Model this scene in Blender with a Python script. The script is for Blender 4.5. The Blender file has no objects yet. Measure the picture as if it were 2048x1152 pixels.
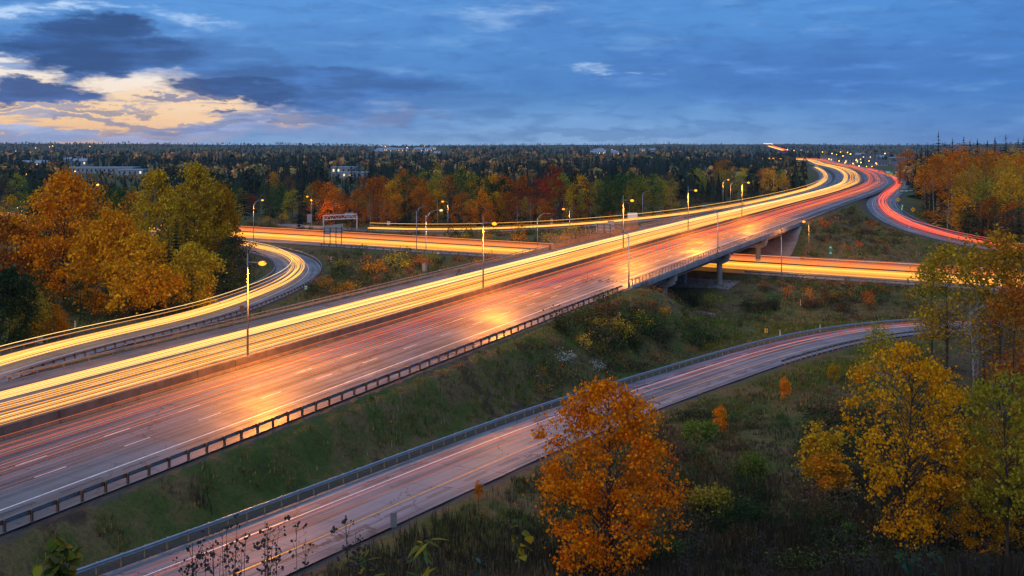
import bpy, math, random
import numpy as np
from math import sin, cos, tan, atan2, pi, radians, sqrt, hypot, floor
from mathutils import Vector, Matrix

random.seed(11)
rng = np.random.default_rng(11)
SC = bpy.context.scene
COL = SC.collection

# ------------------------------------------------------------------ camera, sky, sun, exposure
FPX, CX, HY = 2216.0, 1024.0, 288.0     # focal length, centre column and horizon row of the survey photograph (2048 x 1152)
CAMZ = 32.5                             # height of the viewpoint above the lower highway's datum
cam = bpy.data.cameras.new('camera')
camo = bpy.data.objects.new('camera', cam)
COL.objects.link(camo)
camo.location = (0, 0, CAMZ)
camo.rotation_euler = (pi / 2, 0, 0)
cam.sensor_width = 36
cam.lens = 36 * FPX / 2048
cam.shift_y = -(576 - HY) / 2048
cam.clip_start = 0.5
cam.clip_end = 30000
SC.camera = camo

SC.view_settings.view_transform = 'Standard'
SC.view_settings.look = 'None'
SC.view_settings.exposure = 0.0
SC.view_settings.gamma = 1
SC.view_settings.use_curve_mapping = False
cy = SC.cycles
cy.max_bounces = 6
cy.diffuse_bounces = 3
cy.glossy_bounces = 3
cy.transmission_bounces = 2
cy.transparent_max_bounces = 8
cy.volume_bounces = 0
cy.caustics_reflective = True
cy.sample_clamp_indirect = 6.0
cy.sample_clamp_direct = 0
cy.use_denoising = True
cy.denoiser = 'OPENIMAGEDENOISE'
cy.use_light_tree = True


class NT:
    """small helper for writing node graphs"""
    def __init__(s, tree):
        s.t = tree; s.n = tree.nodes; s.l = tree.links
    def new(s, typ, **kw):
        n = s.n.new(typ)
        for k, v in kw.items(): setattr(n, k, v)
        return n
    def put(s, sock, v):
        if v is None: return
        if hasattr(v, 'is_output'): s.l.new(v, sock)
        else: sock.default_value = v
    def m(s, op, a, b=None, c=None, clamp=False):
        n = s.n.new('ShaderNodeMath'); n.operation = op; n.use_clamp = clamp
        for i, v in enumerate((a, b, c)): s.put(n.inputs[i], v)
        return n.outputs[0]
    def vm(s, op, a, b=None):
        n = s.n.new('ShaderNodeVectorMath'); n.operation = op
        s.put(n.inputs[0], a)
        if b is not None: s.put(n.inputs[1], b)
        return n.outputs[0]
    def comb(s, x, y, z):
        n = s.n.new('ShaderNodeCombineXYZ')
        for i, v in enumerate((x, y, z)): s.put(n.inputs[i], v)
        return n.outputs[0]
    def sep(s, v):
        n = s.n.new('ShaderNodeSeparateXYZ'); s.l.new(v, n.inputs[0]); return n.outputs
    def noise(s, vec, scale, detail=4, rough=.55, dist=0.0, color=False):
        n = s.n.new('ShaderNodeTexNoise')
        if vec is not None: s.l.new(vec, n.inputs['Vector'])
        n.inputs['Scale'].default_value = scale; n.inputs['Detail'].default_value = detail
        n.inputs['Roughness'].default_value = rough; n.inputs['Distortion'].default_value = dist
        return n.outputs[1 if color else 0]
    def mix(s, f, a, b, blend='MIX'):
        n = s.n.new('ShaderNodeMix'); n.data_type = 'RGBA'; n.blend_type = blend; n.clamp_factor = True
        s.put(n.inputs[0], f)
        for i, v in ((6, a), (7, b)):
            if isinstance(v, tuple) and len(v) == 3: v = v + (1,)
            s.put(n.inputs[i], v)
        return n.outputs[2]
    def ss(s, v, lo, hi):
        n = s.n.new('ShaderNodeMapRange'); n.interpolation_type = 'SMOOTHSTEP'
        s.put(n.inputs[0], v); n.inputs[1].default_value = lo; n.inputs[2].default_value = hi
        return n.outputs[0]
    def ramp(s, v, stops):
        n = s.n.new('ShaderNodeValToRGB'); e = n.color_ramp.elements
        while len(e) < len(stops): e.new(0.5)
        for q, (p, c) in zip(e, stops):
            q.position = p; q.color = tuple(c) + (1,)
        s.l.new(v, n.inputs[0]); return n.outputs[0]


def srgb(r, g, b):
    f = lambda c: c / 12.92 if c <= .04045 else ((c + .055) / 1.055) ** 2.4
    return (f(r / 255), f(g / 255), f(b / 255))


def build_sky():
    w = bpy.data.worlds.new('World'); SC.world = w; w.use_nodes = True
    w.node_tree.nodes.clear()
    T = NT(w.node_tree)
    d = T.new('ShaderNodeTexCoord').outputs['Generated']
    x, y, z = T.sep(d)
    az = T.m('ARCTAN2', x, y)                       # 0 straight ahead, positive to the right
    el = T.m('ARCSINE', z)
    elp = T.m('MAXIMUM', el, 0.0)
    # cloud coordinates: long flat shapes near the horizon
    vec = T.comb(T.m('MULTIPLY', az, 1.0), T.m('MULTIPLY', el, 3.2), 0.0)
    warp = T.noise(vec, 9.0, 6, .6, color=True)
    wv = T.vm('MULTIPLY', T.vm('SUBTRACT', warp, (.5, .5, .5)), (.15, .06, 0))
    ang = T.vm('ADD', T.comb(az, el, 0.0), wv)
    warp2 = T.noise(vec, 38.0, 5, .6, color=True)
    wv2 = T.vm('MULTIPLY', T.vm('SUBTRACT', warp2, (.5, .5, .5)), (.045, .018, 0))
    ang = T.vm('ADD', ang, wv2)
    ax, ay, _ = T.sep(ang)
    big = T.noise(vec, 4.0, 8, .58)
    fine = T.noise(T.comb(T.m('MULTIPLY', az, 1.0), T.m('MULTIPLY', el, 5.5), 3.0), 13.0, 7, .6)
    # overcast blue dome: paler at the horizon, deeper to the right and higher up
    base = T.ramp(T.m('MULTIPLY', elp, 1 / 1.571), [
        (0.0, srgb(136, 172, 206)), (.012, srgb(102, 148, 196)), (.03, srgb(64, 120, 180)),
        (.075, srgb(70, 132, 196)), (.30, srgb(92, 140, 192)), (1.0, srgb(128, 154, 190))])
    base = T.mix(T.m('MULTIPLY', T.ss(az, .05, .5), .45), base, srgb(40, 102, 176))
    # soft tone changes of the cloud deck
    deck = T.ss(big, .35, .68)
    base = T.mix(T.m('MULTIPLY', deck, .50), base, srgb(46, 94, 162))
    lite = T.ss(fine, .50, .78)
    base = T.mix(T.m('MULTIPLY', lite, .46), base, srgb(116, 160, 206))
    wisp = T.noise(T.comb(T.m('MULTIPLY', az, 1.0), T.m('MULTIPLY', el, 4.0), 9.0), 26.0, 8, .62, .4)
    base = T.mix(T.m('MULTIPLY', T.ss(wisp, .46, .70), .32), base, srgb(44, 88, 148))
    # afterglow to the left, low over the horizon
    def blob(px, py, rx, ry, lo=.75, hi=1.15, src=None):
        cxa = math.atan((px - CX) / FPX); cya = (HY - py) / FPX
        dx = T.m('DIVIDE', T.m('SUBTRACT', ax, cxa), rx / FPX)
        dy = T.m('DIVIDE', T.m('SUBTRACT', ay, cya), ry / FPX)
        r = T.m('SQRT', T.m('ADD', T.m('MULTIPLY', dx, dx), T.m('MULTIPLY', dy, dy)))
        return T.m('SUBTRACT', 1.0, T.ss(r, lo, hi))
    glow_col = T.ramp(T.m('MULTIPLY', elp, 10.0), [
        (0.0, srgb(222, 168, 118)), (.22, srgb(226, 184, 132)), (.42, srgb(224, 194, 158)),
        (.62, srgb(218, 212, 206)), (1.0, srgb(184, 200, 222))])
    # el*10: y=250 -> .17 ; y=200 -> .40 ; y=150 -> .62
    open_ = T.m('MAXIMUM', blob(150, 232, 420, 70, .62, 1.12), T.m('MAXIMUM', blob(330, 172, 190, 30, .6, 1.15), blob(10, 150, 120, 26, .6, 1.15)))
    open_ = T.m('MAXIMUM', open_, T.m('MULTIPLY', blob(560, 240, 110, 24, .4, 1.2), .9))
    streak = T.noise(T.comb(T.m('MULTIPLY', az, 1.0), T.m('MULTIPLY', el, 11.0), 7.0), 8.0, 5, .55)
    thin = T.ss(streak, .50, .60)
    sky = T.mix(T.m('MULTIPLY', open_, T.m('SUBTRACT', 1.0, T.m('MULTIPLY', thin, .72))), base, glow_col)
    sky = T.mix(T.m('MULTIPLY', blob(330, 172, 150, 22, .5, 1.1), .55), sky, srgb(224, 214, 204))
    # warm fringe under the deck further right
    sky = T.mix(T.m('MULTIPLY', T.m('MULTIPLY', blob(520, 225, 330, 40, .2, 1.2), T.ss(streak, .54, .40)), .35), sky, srgb(225, 205, 190))
    # the dark clouds that stand in front of the glow
    dark = srgb(34, 72, 122); mid = srgb(46, 90, 146)
    for (px, py, rx, ry, k, c) in ((205, 108, 205, 48, 1.0, dark), (90, 184, 135, 24, 1.0, srgb(52, 80, 128)), (640, 172, 250, 44, .95, mid),
                                   (400, 120, 130, 60, .45, mid), (480, 190, 130, 22, .95, dark), (830, 205, 260, 40, .4, mid),
                                   (640, 236, 240, 12, .85, srgb(96, 118, 160)), (400, 258, 200, 10, .75, srgb(118, 128, 158)), (90, 232, 150, 9, .8, srgb(120, 128, 156)),
                                   (640, 214, 60, 7, .0, mid), (330, 205, 40, 10, .75, srgb(74, 96, 142)), (420, 208, 46, 13, .85, dark), (120, 214, 150, 6, .7, srgb(100, 112, 146)), (300, 238, 90, 6, .7, srgb(104, 116, 148)), (420, 246, 150, 7, .85, srgb(92, 112, 152)), (150, 274, 300, 11, .85, srgb(128, 146, 182)), (560, 262, 190, 14, .6, srgb(116, 140, 184)), (1230, 262, 300, 16, .35, mid), (1600, 150, 420, 70, .35, srgb(52, 96, 162))):
        f = T.m('MULTIPLY', blob(px, py, rx, ry), k)
        tone = T.mix(T.m('MULTIPLY', T.ss(fine, .42, .72), .55), c, tuple(min(1, v * 2.1) for v in c))
        sky = T.mix(f, sky, tone)
    # torn bright gaps in the deck
    for (px, py, rx, ry, k) in ((160, 42, 300, 15, .75), (1290, 140, 44, 13, .85), (1175, 134, 60, 12, .55), (1030, 30, 150, 18, .22)):
        f = T.m('MULTIPLY', T.m('MULTIPLY', blob(px, py, rx, ry, .15, 1.15), T.ss(fine, .40, .62)), k)
        sky = T.mix(f, sky, srgb(190, 214, 240))
    # below the horizon: dark land tone (never seen, keeps the light even)
    sky = T.mix(T.ss(el, -.004, -.03), sky, (.02, .025, .03))
    hs = T.new('ShaderNodeHueSaturation'); hs.inputs['Saturation'].default_value = .96; T.l.new(sky, hs.inputs['Color']); sky = hs.outputs[0]
    bg = T.new('ShaderNodeBackground'); T.l.new(sky, bg.inputs['Color']); bg.inputs['Strength'].default_value = SKY_GAIN
    # the clear air above the deck: low sun behind the clouds
    st = T.new('ShaderNodeTexSky'); st.sky_type = 'NISHITA'; st.sun_disc = False
    st.sun_elevation = radians(SUN_EL); st.sun_rotation = radians(SUN_AZ)
    b2 = T.new('ShaderNodeBackground'); T.l.new(st.outputs[0], b2.inputs['Color']); b2.inputs['Strength'].default_value = .05
    ad = T.new('ShaderNodeMixShader'); ad.inputs[0].default_value = .006
    T.l.new(bg.outputs[0], ad.inputs[1]); T.l.new(b2.outputs[0], ad.inputs[2])
    out = T.new('ShaderNodeOutputWorld'); T.l.new(ad.outputs[0], out.inputs['Surface'])


SKY_GAIN, SUN_EL, SUN_AZ = 1.32, 4.0, -17.0
HAZE = 0.00004
build_sky()
sun = bpy.data.lights.new('sun', 'SUN')         # the last light that filters through the cloud deck, very soft
sun.energy = 1.4
sun.angle = radians(75)
sun.color = (1.0, .86, .72)
suno = bpy.data.objects.new('sun', sun); COL.objects.link(suno)
suno.rotation_euler = (radians(48), 0, radians(-25))


# ------------------------------------------------------------------ survey helpers
def at_z(px, py, z):
    Y = FPX * (CAMZ - z) / (py - HY)
    return Vector(((px - CX) / FPX * Y, Y, z))

def at_Y(px, Y, z=0.0):
    return Vector(((px - CX) / FPX * Y, Y, z))


# ------------------------------------------------------------------ mesh building
class MB:
    def __init__(s):
        s.v = []; s.f = []; s.uv = []; s.col = []
    def quadbox(s, x0, x1, y0, y1, z0, z1, M=None):
        b = len(s.v)
        for z in (z0, z1):
            for (x, y) in ((x0, y0), (x1, y0), (x1, y1), (x0, y1)):
                p = Vector((x, y, z)); s.v.append(tuple(M @ p if M else p))
        for q in ((3, 2, 1, 0), (4, 5, 6, 7), (0, 1, 5, 4), (1, 2, 6, 5), (2, 3, 7, 6), (3, 0, 4, 7)):
            s.f.append(tuple(b + i for i in q))
    def tube(s, pts, radii, n=6, cap=True, sq=None):
        b0 = len(s.v); pts = [Vector(p) for p in pts]
        if not hasattr(radii, '__len__'): radii = [radii] * len(pts)
        radii = [float(q) for q in radii]
        for i, p in enumerate(pts):
            a = pts[max(0, i - 1)]; c = pts[min(len(pts) - 1, i + 1)]
            t = (c - a).normalized()
            u = t.cross(Vector((0, 0, 1)))
            if u.length < 1e-3: u = Vector((1, 0, 0))
            u.normalize(); w = u.cross(t).normalized()
            for k in range(n):
                an = 2 * pi * (k + .5) / n
                s.v.append(tuple(p + radii[i] * (cos(an) * u + sin(an) * w)))
        for i in range(len(pts) - 1):
            for k in range(n):
                a = b0 + i * n + k; c = b0 + i * n + (k + 1) % n
                s.f.append((a, c, c + n, a + n))
        if cap:
            s.f.append(tuple(b0 + k for k in reversed(range(n))))
            e = b0 + (len(pts) - 1) * n
            s.f.append(tuple(e + k for k in range(n)))
    def loft(s, rings, closed=True, cap=True):
        b0 = len(s.v); n = len(rings[0])
        for r in rings: s.v.extend(tuple(p) for p in r)
        for i in range(len(rings) - 1):
            for k in range(n if closed else n - 1):
                a = b0 + i * n + k; c = b0 + i * n + (k + 1) % n
                s.f.append((a, c, c + n, a + n))
        if cap and closed:
            s.f.append(tuple(b0 + k for k in reversed(range(n))))
            e = b0 + (len(rings) - 1) * n; s.f.append(tuple(e + k for k in range(n)))
    def poly(s, pts):
        b = len(s.v); s.v.extend(tuple(p) for p in pts); s.f.append(tuple(range(b, b + len(pts))))
    def slab(s, pts, nrm, th):
        """flat polygon with thickness th along nrm"""
        b = len(s.v); n = len(pts); nv = Vector(nrm).normalized() * th
        for p in pts: s.v.append(tuple(Vector(p)))
        for p in pts: s.v.append(tuple(Vector(p) + nv))
        s.f.append(tuple(b + i for i in reversed(range(n)))); s.f.append(tuple(b + n + i for i in range(n)))
        for i in range(n): s.f.append((b + i, b + (i + 1) % n, b + n + (i + 1) % n, b + n + i))
    def mesh(s, name, m=None, smooth=False):
        me = bpy.data.meshes.new(name)
        me.from_pydata(s.v, [], s.f)
        if s.uv:
            ul = me.uv_layers.new(name='UVMap')
            vi = np.empty(len(me.loops), dtype=np.int32); me.loops.foreach_get('vertex_index', vi)
            ul.data.foreach_set('uv', np.asarray(s.uv, dtype=np.float32)[vi].ravel())
        if s.col:
            ca = me.color_attributes.new('glow', 'FLOAT_COLOR', 'POINT')
            ca.data.foreach_set('color', np.asarray(s.col, dtype=np.float32).ravel())
        if m: me.materials.append(m)
        if smooth: me.polygons.foreach_set('use_smooth', np.ones(len(me.polygons), dtype=bool))
        return me


def put(name, me, parent=None, loc=None, rot=None, **props):
    o = bpy.data.objects.new(name, me); COL.objects.link(o)
    if parent: o.parent = parent
    if loc is not None: o.location = loc
    if rot is not None: o.rotation_euler = rot
    for k, v in props.items():
        if v is not None: o[k] = v
    return o

def thing(name, label, cat, loc=(0, 0, 0), rz=0.0, group=None):
    o = bpy.data.objects.new(name, None); COL.objects.link(o)
    o.empty_display_size = .3
    o.location = loc; o.rotation_euler = (0, 0, rz)
    o['label'] = label; o['category'] = cat
    if group: o['group'] = group
    return o

KIDS = {}
def copy_tree(o, parent=None, kids=None):
    c = o.copy(); COL.objects.link(c)
    if parent: c.parent = parent
    for ch in (KIDS.get(o.name) or list(o.children)):
        copy_tree(ch, c)
    return c

def np_mesh(name, V, F4, m=None, tint=None, smooth=False):
    """mesh from arrays: V (n,3), F4 (k,4) quads"""
    me = bpy.data.meshes.new(name)
    V = np.ascontiguousarray(V, dtype=np.float32); F4 = np.ascontiguousarray(F4, dtype=np.int32)
    k, q = F4.shape
    me.vertices.add(len(V)); me.vertices.foreach_set('co', V.ravel())
    me.loops.add(k * q); me.loops.foreach_set('vertex_index', F4.ravel())
    me.polygons.add(k)
    me.polygons.foreach_set('loop_start', np.arange(0, k * q, q, dtype=np.int32))
    me.polygons.foreach_set('loop_total', np.full(k, q, dtype=np.int32))
    if smooth: me.polygons.foreach_set('use_smooth', np.ones(k, dtype=bool))
    if tint is not None:
        ca = me.color_attributes.new('tint', 'FLOAT_COLOR', 'POINT')
        ca.data.foreach_set('color', np.ascontiguousarray(tint, dtype=np.float32).ravel())
    me.update(calc_edges=True)
    if m: me.materials.append(m)
    return me


# ------------------------------------------------------------------ materials
def new_mat(name):
    m = bpy.data.materials.new(name); m.use_nodes = True
    m.node_tree.nodes.clear(); T = NT(m.node_tree)
    b = T.new('ShaderNodeBsdfPrincipled'); o = T.new('ShaderNodeOutputMaterial')
    T.l.new(b.outputs[0], o.inputs['Surface'])
    return m, T, b, o

def bump(T, b, h, dist=.02, strength=.5):
    n = T.new('ShaderNodeBump'); n.inputs['Strength'].default_value = strength; n.inputs['Distance'].default_value = dist
    T.l.new(h, n.inputs['Height']); T.l.new(n.outputs[0], b.inputs['Normal'])

def simple(name, c, rough=.6, metal=0.0, var=.35, scale=3.0, c2=None, rv=.15):
    m, T, b, o = new_mat(name)
    co = T.new('ShaderNodeTexCoord').outputs['Object']
    n = T.noise(co, scale, 6, .65)
    c2 = c2 or tuple(v * (1 - var) for v in c)
    T.l.new(T.mix(T.ss(n, .3, .7), c, c2), b.inputs['Base Color'])
    n2 = T.noise(co, scale * 4, 3, .6)
    T.l.new(T.m('ADD', rough - rv / 2, T.m('MULTIPLY', n2, rv)), b.inputs['Roughness'])
    b.inputs['Metallic'].default_value = metal
    bump(T, b, n2, .01, .3)
    return m

def emit(name, c, k, sampling=None):
    m = bpy.data.materials.new(name); m.use_nodes = True; m.node_tree.nodes.clear()
    T = NT(m.node_tree); e = T.new('ShaderNodeEmission'); o = T.new('ShaderNodeOutputMaterial')
    e.inputs[0].default_value = tuple(c) + (1,); e.inputs[1].default_value = k
    T.l.new(e.outputs[0], o.inputs['Surface'])
    if sampling: m.cycles.emission_sampling = sampling
    return m

def pavement_mat(name, col, wet=1.0, tracks=True, r0=.66, spec=.42):
    """worn wet concrete; UV = (offset across, distance along) in metres"""
    m, T, b, o = new_mat(name)
    uv = T.new('ShaderNodeUVMap').outputs[0]
    u, v, _ = T.sep(uv)
    co = T.new('ShaderNodeTexCoord').outputs['Object']
    st = T.noise(T.comb(T.m('MULTIPLY', u, 1.0), T.m('MULTIPLY', v, .012), 0.0), 1.6, 6, .62)     # long streaks
    st2 = T.noise(T.comb(T.m('MULTIPLY', u, 4.0), T.m('MULTIPLY', v, .05), 4.0), 1.5, 4, .6)
    blot = T.noise(co, .11, 6, .6)
    gr = T.noise(co, 9.0, 4, .7)
    f = T.m('ADD', T.m('MULTIPLY', st, .55), T.m('ADD', T.m('MULTIPLY', st2, .3), T.m('MULTIPLY', blot, .25)))
    c = T.mix(T.ss(f, .40, .68), tuple(k * .42 for k in col), tuple(k * 1.5 for k in col))
    c = T.mix(T.m('MULTIPLY', T.ss(gr, .45, .75), .25), c, tuple(k * .5 for k in col))
    # transverse contraction joints and a few cracks
    jv = T.m('ABSOLUTE', T.m('SUBTRACT', T.m('FRACT', T.m('DIVIDE', v, 6.0)), .5))
    joint = T.m('LESS_THAN', jv, .006)
    vo = T.new('ShaderNodeTexVoronoi', feature='DISTANCE_TO_EDGE'); vo.inputs['Scale'].default_value = .09
    T.l.new(T.vm('ADD', co, T.vm('MULTIPLY', T.noise(co, .5, 4, .6, color=True), (4, 4, 0))), vo.inputs['Vector'])
    crack = T.m('LESS_THAN', vo.outputs['Distance'], .0045)
    c = T.mix(T.m('MULTIPLY', T.m('MAXIMUM', T.m('MULTIPLY', joint, .55), T.m('MULTIPLY', crack, .8)), 1.0), c, tuple(k * .3 for k in col))
    T.l.new(c, b.inputs['Base Color'])
    wetn = T.ss(T.m('ADD', T.m('MULTIPLY', blot, .6), T.m('MULTIPLY', st, .4)), .42, .60)
    r = T.m('SUBTRACT', r0, T.m('MULTIPLY', wetn, .22 * wet))
    r = T.m('ADD', r, T.m('MULTIPLY', T.m('SUBTRACT', gr, .5), .12))
    T.l.new(r, b.inputs['Roughness'])
    b.inputs['IOR'].default_value = 1.45; b.inputs['Specular IOR Level'].default_value = spec
    bump(T, b, T.m('ADD', gr, T.m('MULTIPLY', st2, .6)), .012, .25)
    return m

M = {}
M['pave'] = pavement_mat('wet_concrete_pavement', (.120, .120, .116))
M['pave_ramp'] = pavement_mat('damp_concrete_pavement', (.145, .168, .196), .5, True, .66, .22)
M['paint_white'] = simple('white_road_paint', (.82, .82, .80), .45, var=.35, scale=2)
M['paint_yellow'] = simple('yellow_road_paint', (.80, .42, .04), .45, var=.3, scale=2)
M['galv'] = simple('galvanised_steel', (.30, .33, .36), .38, .75, var=.3, scale=1.2)
M['galv_dull'] = simple('dull_galvanised_steel', (.20, .21, .22), .5, .5, var=.35, scale=1.5)
M['gantry_paint'] = simple('pale_gantry_paint', (.58, .56, .54), .5, .1, var=.2, scale=1)
M['post_pale'] = simple('pale_weathered_post', (.34, .25, .12), .7, var=.4, scale=2.5)
M['galv_light'] = simple('bright_galvanised_steel', (.42, .47, .52), .35, .6, var=.25, scale=1.2)
M['rusty'] = simple('weathered_steel_post', (.10, .075, .06), .7, .2, var=.5, scale=2.5, c2=(.16, .07, .03))
M['wood'] = simple('treated_timber_block', (.20, .085, .035), .75, var=.5, scale=4)
M['concrete'] = simple('grey_concrete', (.34, .335, .32), .75, var=.4, scale=.35)
M['concrete_dark'] = simple('stained_concrete', (.17, .13, .10), .75, var=.45, scale=.6)
M['girder'] = simple('painted_girder_steel', (.24, .22, .20), .55, .1, var=.35, scale=.5)
M['pole'] = simple('pale_lamp_pole_paint', (.22, .22, .22), .4, .3, var=.2, scale=1)
M['pole_blue'] = simple('bare_aluminium_pole', (.34, .39, .46), .4, .5, var=.2, scale=1)
M['dark_metal'] = simple('dark_painted_metal', (.05, .05, .055), .5, .3, var=.3, scale=3)
M['sign_back'] = simple('bare_aluminium_sign_back', (.32, .33, .36), .5, .4, var=.2, scale=1)
M['sign_green'] = simple('green_sign_sheeting', (.01, .24, .13), .5, var=.15, scale=2)
M['sign_yellow'] = simple('yellow_sign_sheeting', (.80, .48, .02), .5, var=.15, scale=2)
M['sign_white'] = simple('white_sign_sheeting', (.75, .78, .78), .5, var=.1, scale=2)
M['sign_black'] = simple('black_sign_legend', (.01, .01, .01), .5)
M['lens_lit'] = emit('sodium_lamp_glow', (1.0, .33, .018), 2.6, 'NONE')
M['lens_off'] = simple('clear_lamp_lens', (.5, .55, .6), .2, var=.1)
M['lens_white'] = emit('warm_white_lamp_glow', (1.0, .60, .22), 1.8, 'NONE')

# ------------------------------------------------------------------ road alignments
def catmull(P, step):
    P = [np.array(p, float) for p in P]
    P = [2 * P[0] - P[1]] + P + [2 * P[-1] - P[-2]]
    out = []
    for i in range(1, len(P) - 2):
        p0, p1, p2, p3 = P[i - 1:i + 3]
        d = lambda a, b: max(np.linalg.norm(a - b), 1e-3) ** .5
        t0 = 0; t1 = d(p0, p1); t2 = t1 + d(p1, p2); t3 = t2 + d(p2, p3)
        n = max(4, int(np.linalg.norm(p2 - p1) / 1.0))
        for t in np.linspace(t1, t2, n, endpoint=False):
            A1 = (t1 - t) / (t1 - t0) * p0 + (t - t0) / (t1 - t0) * p1
            A2 = (t2 - t) / (t2 - t1) * p1 + (t - t1) / (t2 - t1) * p2
            A3 = (t3 - t) / (t3 - t2) * p2 + (t - t2) / (t3 - t2) * p3
            B1 = (t2 - t) / (t2 - t0) * A1 + (t - t0) / (t2 - t0) * A2
            B2 = (t3 - t) / (t3 - t1) * A2 + (t - t1) / (t3 - t1) * A3
            out.append((t2 - t) / (t2 - t1) * B1 + (t - t1) / (t2 - t1) * B2)
    out.append(P[-2])
    out = np.array(out)
    s = np.concatenate([[0], np.cumsum(np.linalg.norm(np.diff(out[:, :2], axis=0), axis=1))])
    n = max(2, int(s[-1] / step) + 1)
    ss = np.linspace(0, s[-1], n)
    return np.stack([np.interp(ss, s, out[:, k]) for k in range(3)], 1), ss


class Road:
    """centre line with distance s, offset to the right of travel, and cross slope"""
    def __init__(r, ctrl, step=3.0, bank=None, smooth=0):
        r.P, r.s = catmull(ctrl, step)
        if smooth:
            k = np.ones(smooth) / smooth
            for a in range(3):
                pad = np.pad(r.P[:, a], smooth // 2, mode='reflect', reflect_type='odd')
                r.P[:, a] = np.convolve(pad, k, 'valid')[:len(r.P)]
        g = np.gradient(r.P[:, :2], axis=0); g /= np.linalg.norm(g, axis=1)[:, None]
        r.N = np.stack([g[:, 1], -g[:, 0]], 1)       # right hand normal
        r.T = g
        r.bank = bank
        r.L = r.s[-1]
    def pt(r, s, off=0.0, dz=0.0):
        p = [np.interp(s, r.s, r.P[:, k]) for k in range(3)]
        n = [np.interp(s, r.s, r.N[:, k]) for k in range(2)]
        z = p[2] + dz + (r.bank(s) * off if r.bank else 0)
        return Vector((p[0] + n[0] * off, p[1] + n[1] * off, z))
    def head(r, s):
        return atan2(np.interp(s, r.s, r.T[:, 1]), np.interp(s, r.s, r.T[:, 0]))
    def s_at_px(r, px, off=0.0):
        ss = np.linspace(0, r.L, 1500); best = None
        for s in ss:
            p = r.pt(s, off)
            if p.y > 20:
                e = abs(CX + FPX * p.x / p.y - px)
                if best is None or e < best[0]: best = (e, s)
        return best[1]
    def sheet(r, mb, s0, s1, o0, o1, dz=0.0, step=4.0, th=0.0, cross=1):
        n = max(1, int((s1 - s0) / step)); b = len(mb.v); w = cross + 1
        for i in range(n + 1):
            s = s0 + (s1 - s0) * i / n
            a0 = o0(s) if callable(o0) else o0; a1 = o1(s) if callable(o1) else o1
            for j in range(w):
                o = a0 + (a1 - a0) * j / cross
                mb.v.append(tuple(r.pt(s, o, dz))); mb.uv.append((o, s))
        for i in range(n):
            for j in range(cross):
                a = b + i * w + j
                mb.f.append((a, a + 1, a + 1 + w, a + w))
    def sweep(r, mb, s0, s1, prof, step=4.0, closed=True, cap=True):
        n = max(1, int(round((s1 - s0) / step)))
        rings = [[r.pt(s0 + (s1 - s0) * i / n, o, z) for (o, z) in prof] for i in range(n + 1)]
        mb.loft(rings, closed, cap)


TH = math.atan(1016 / FPX)
U = np.array([sin(TH), cos(TH)]); NL = np.array([-cos(TH), sin(TH)])
def sd(s, D, z): p = s * U + D * NL; return (p[0], p[1], z)
def main_z(s):
    # gentle climb to the overpass, level beyond it
    a = 7.35 + .0082 * min(s, 190)
    if s > 190: a += .0082 * 70 * (1 - math.exp(-(s - 190) / 70))
    return a
ctrl = [sd(s, 76.9, main_z(s)) for s in (-230, -150, -60, 0, 60, 120, 180, 240, 300, 360, 430, 500)]
for (px, py) in ((1700, 378.2), (1722.5, 368), (1726, 360), (1719, 348), (1695, 337), (1656, 328.6)):
    ctrl.append(tuple(at_z(px, py, 9.4)))
ctrl.append(tuple(at_z(1618, 319.5, 9.4)))
ctrl.append((ctrl[-1][0] + 20, ctrl[-1][1] + 400, 6.0))
MAIN = Road(ctrl, 4.0, bank=lambda s: .035 * min(1, max(0, (s - 560) / 120)), smooth=9)
S0 = 230.0                                 # distance along MAIN where the survey's s = 0 lies
ms = lambda s: s + S0

cr = lambda px: FPX * 31 / (228 + .066 * (px - 1013))
cd = np.array([.842, -.540]); cn = np.array([.540, .842])
def cross_pt(t):                            # t = 0 at the left survey station, in metres along
    p0 = np.array([(450 - CX) / FPX * cr(450), cr(450)]) + cn * 18.0
    p = p0 + cd * t; return (p[0], p[1], 1.5)
CROSS = Road([cross_pt(t) for t in (-330, -200, -80, 0, 70, 140, 215, 300, 420, 600)], 4.0)   # travel runs left to right, so + offset is the near side

LOOP = Road([tuple(at_z(px, py, z)) for (px, py, z) in (
    (-150, 783, 6.8), (0, 734, 6.2), (120, 701, 5.6), (245, 671, 5.0), (330, 652, 4.4), (408, 631, 3.8), (506, 596, 3.0), (572, 566, 2.5), (598, 543, 2.2), (594, 526, 2.0),
    (565, 510, 1.8), (510, 497, 1.7), (450, 487, 1.6))], 3.0, smooth=11)

BACK = Road([tuple(at_z(px, py, z)) for (px, py, z) in (
    (560, 449, 1.5), (640, 454, 1.5), (720, 460, 1.6), (850, 463.5, 1.7), (1000, 461.5, 2.2), (1100, 456.5, 2.9), (1232, 446.5, 4.0), (1296, 440.5, 5.0), (1375, 430, 6.2),
    (1449, 418.5, 7.4), (1517, 405, 8.0), (1560, 395, 8.3), (1604, 383.5, 8.5), (1634, 372, 8.6), (1650, 361, 8.7), (1651, 352, 8.8), (1645, 344, 8.9), (1630, 335, 9.0))], 4.0, smooth=13)

RIGHT = Road([tuple(at_z(px, py, z)) for (px, py, z) in (
    (2260, 541, 2.6), (2048, 506, 3.4), (1940, 486, 4.2), (1870, 470, 5.0), (1815, 451, 6.2), (1780, 431, 7.4), (1764, 415, 8.3), (1763, 402, 8.9), (1776, 389, 9.2), (1790, 378, 9.3), (1797, 370, 9.3),
    (1793, 362, 9.3), (1782, 355, 9.3), (1762, 347, 9.3), (1735, 339, 9.3))], 4.0, smooth=13)

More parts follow.
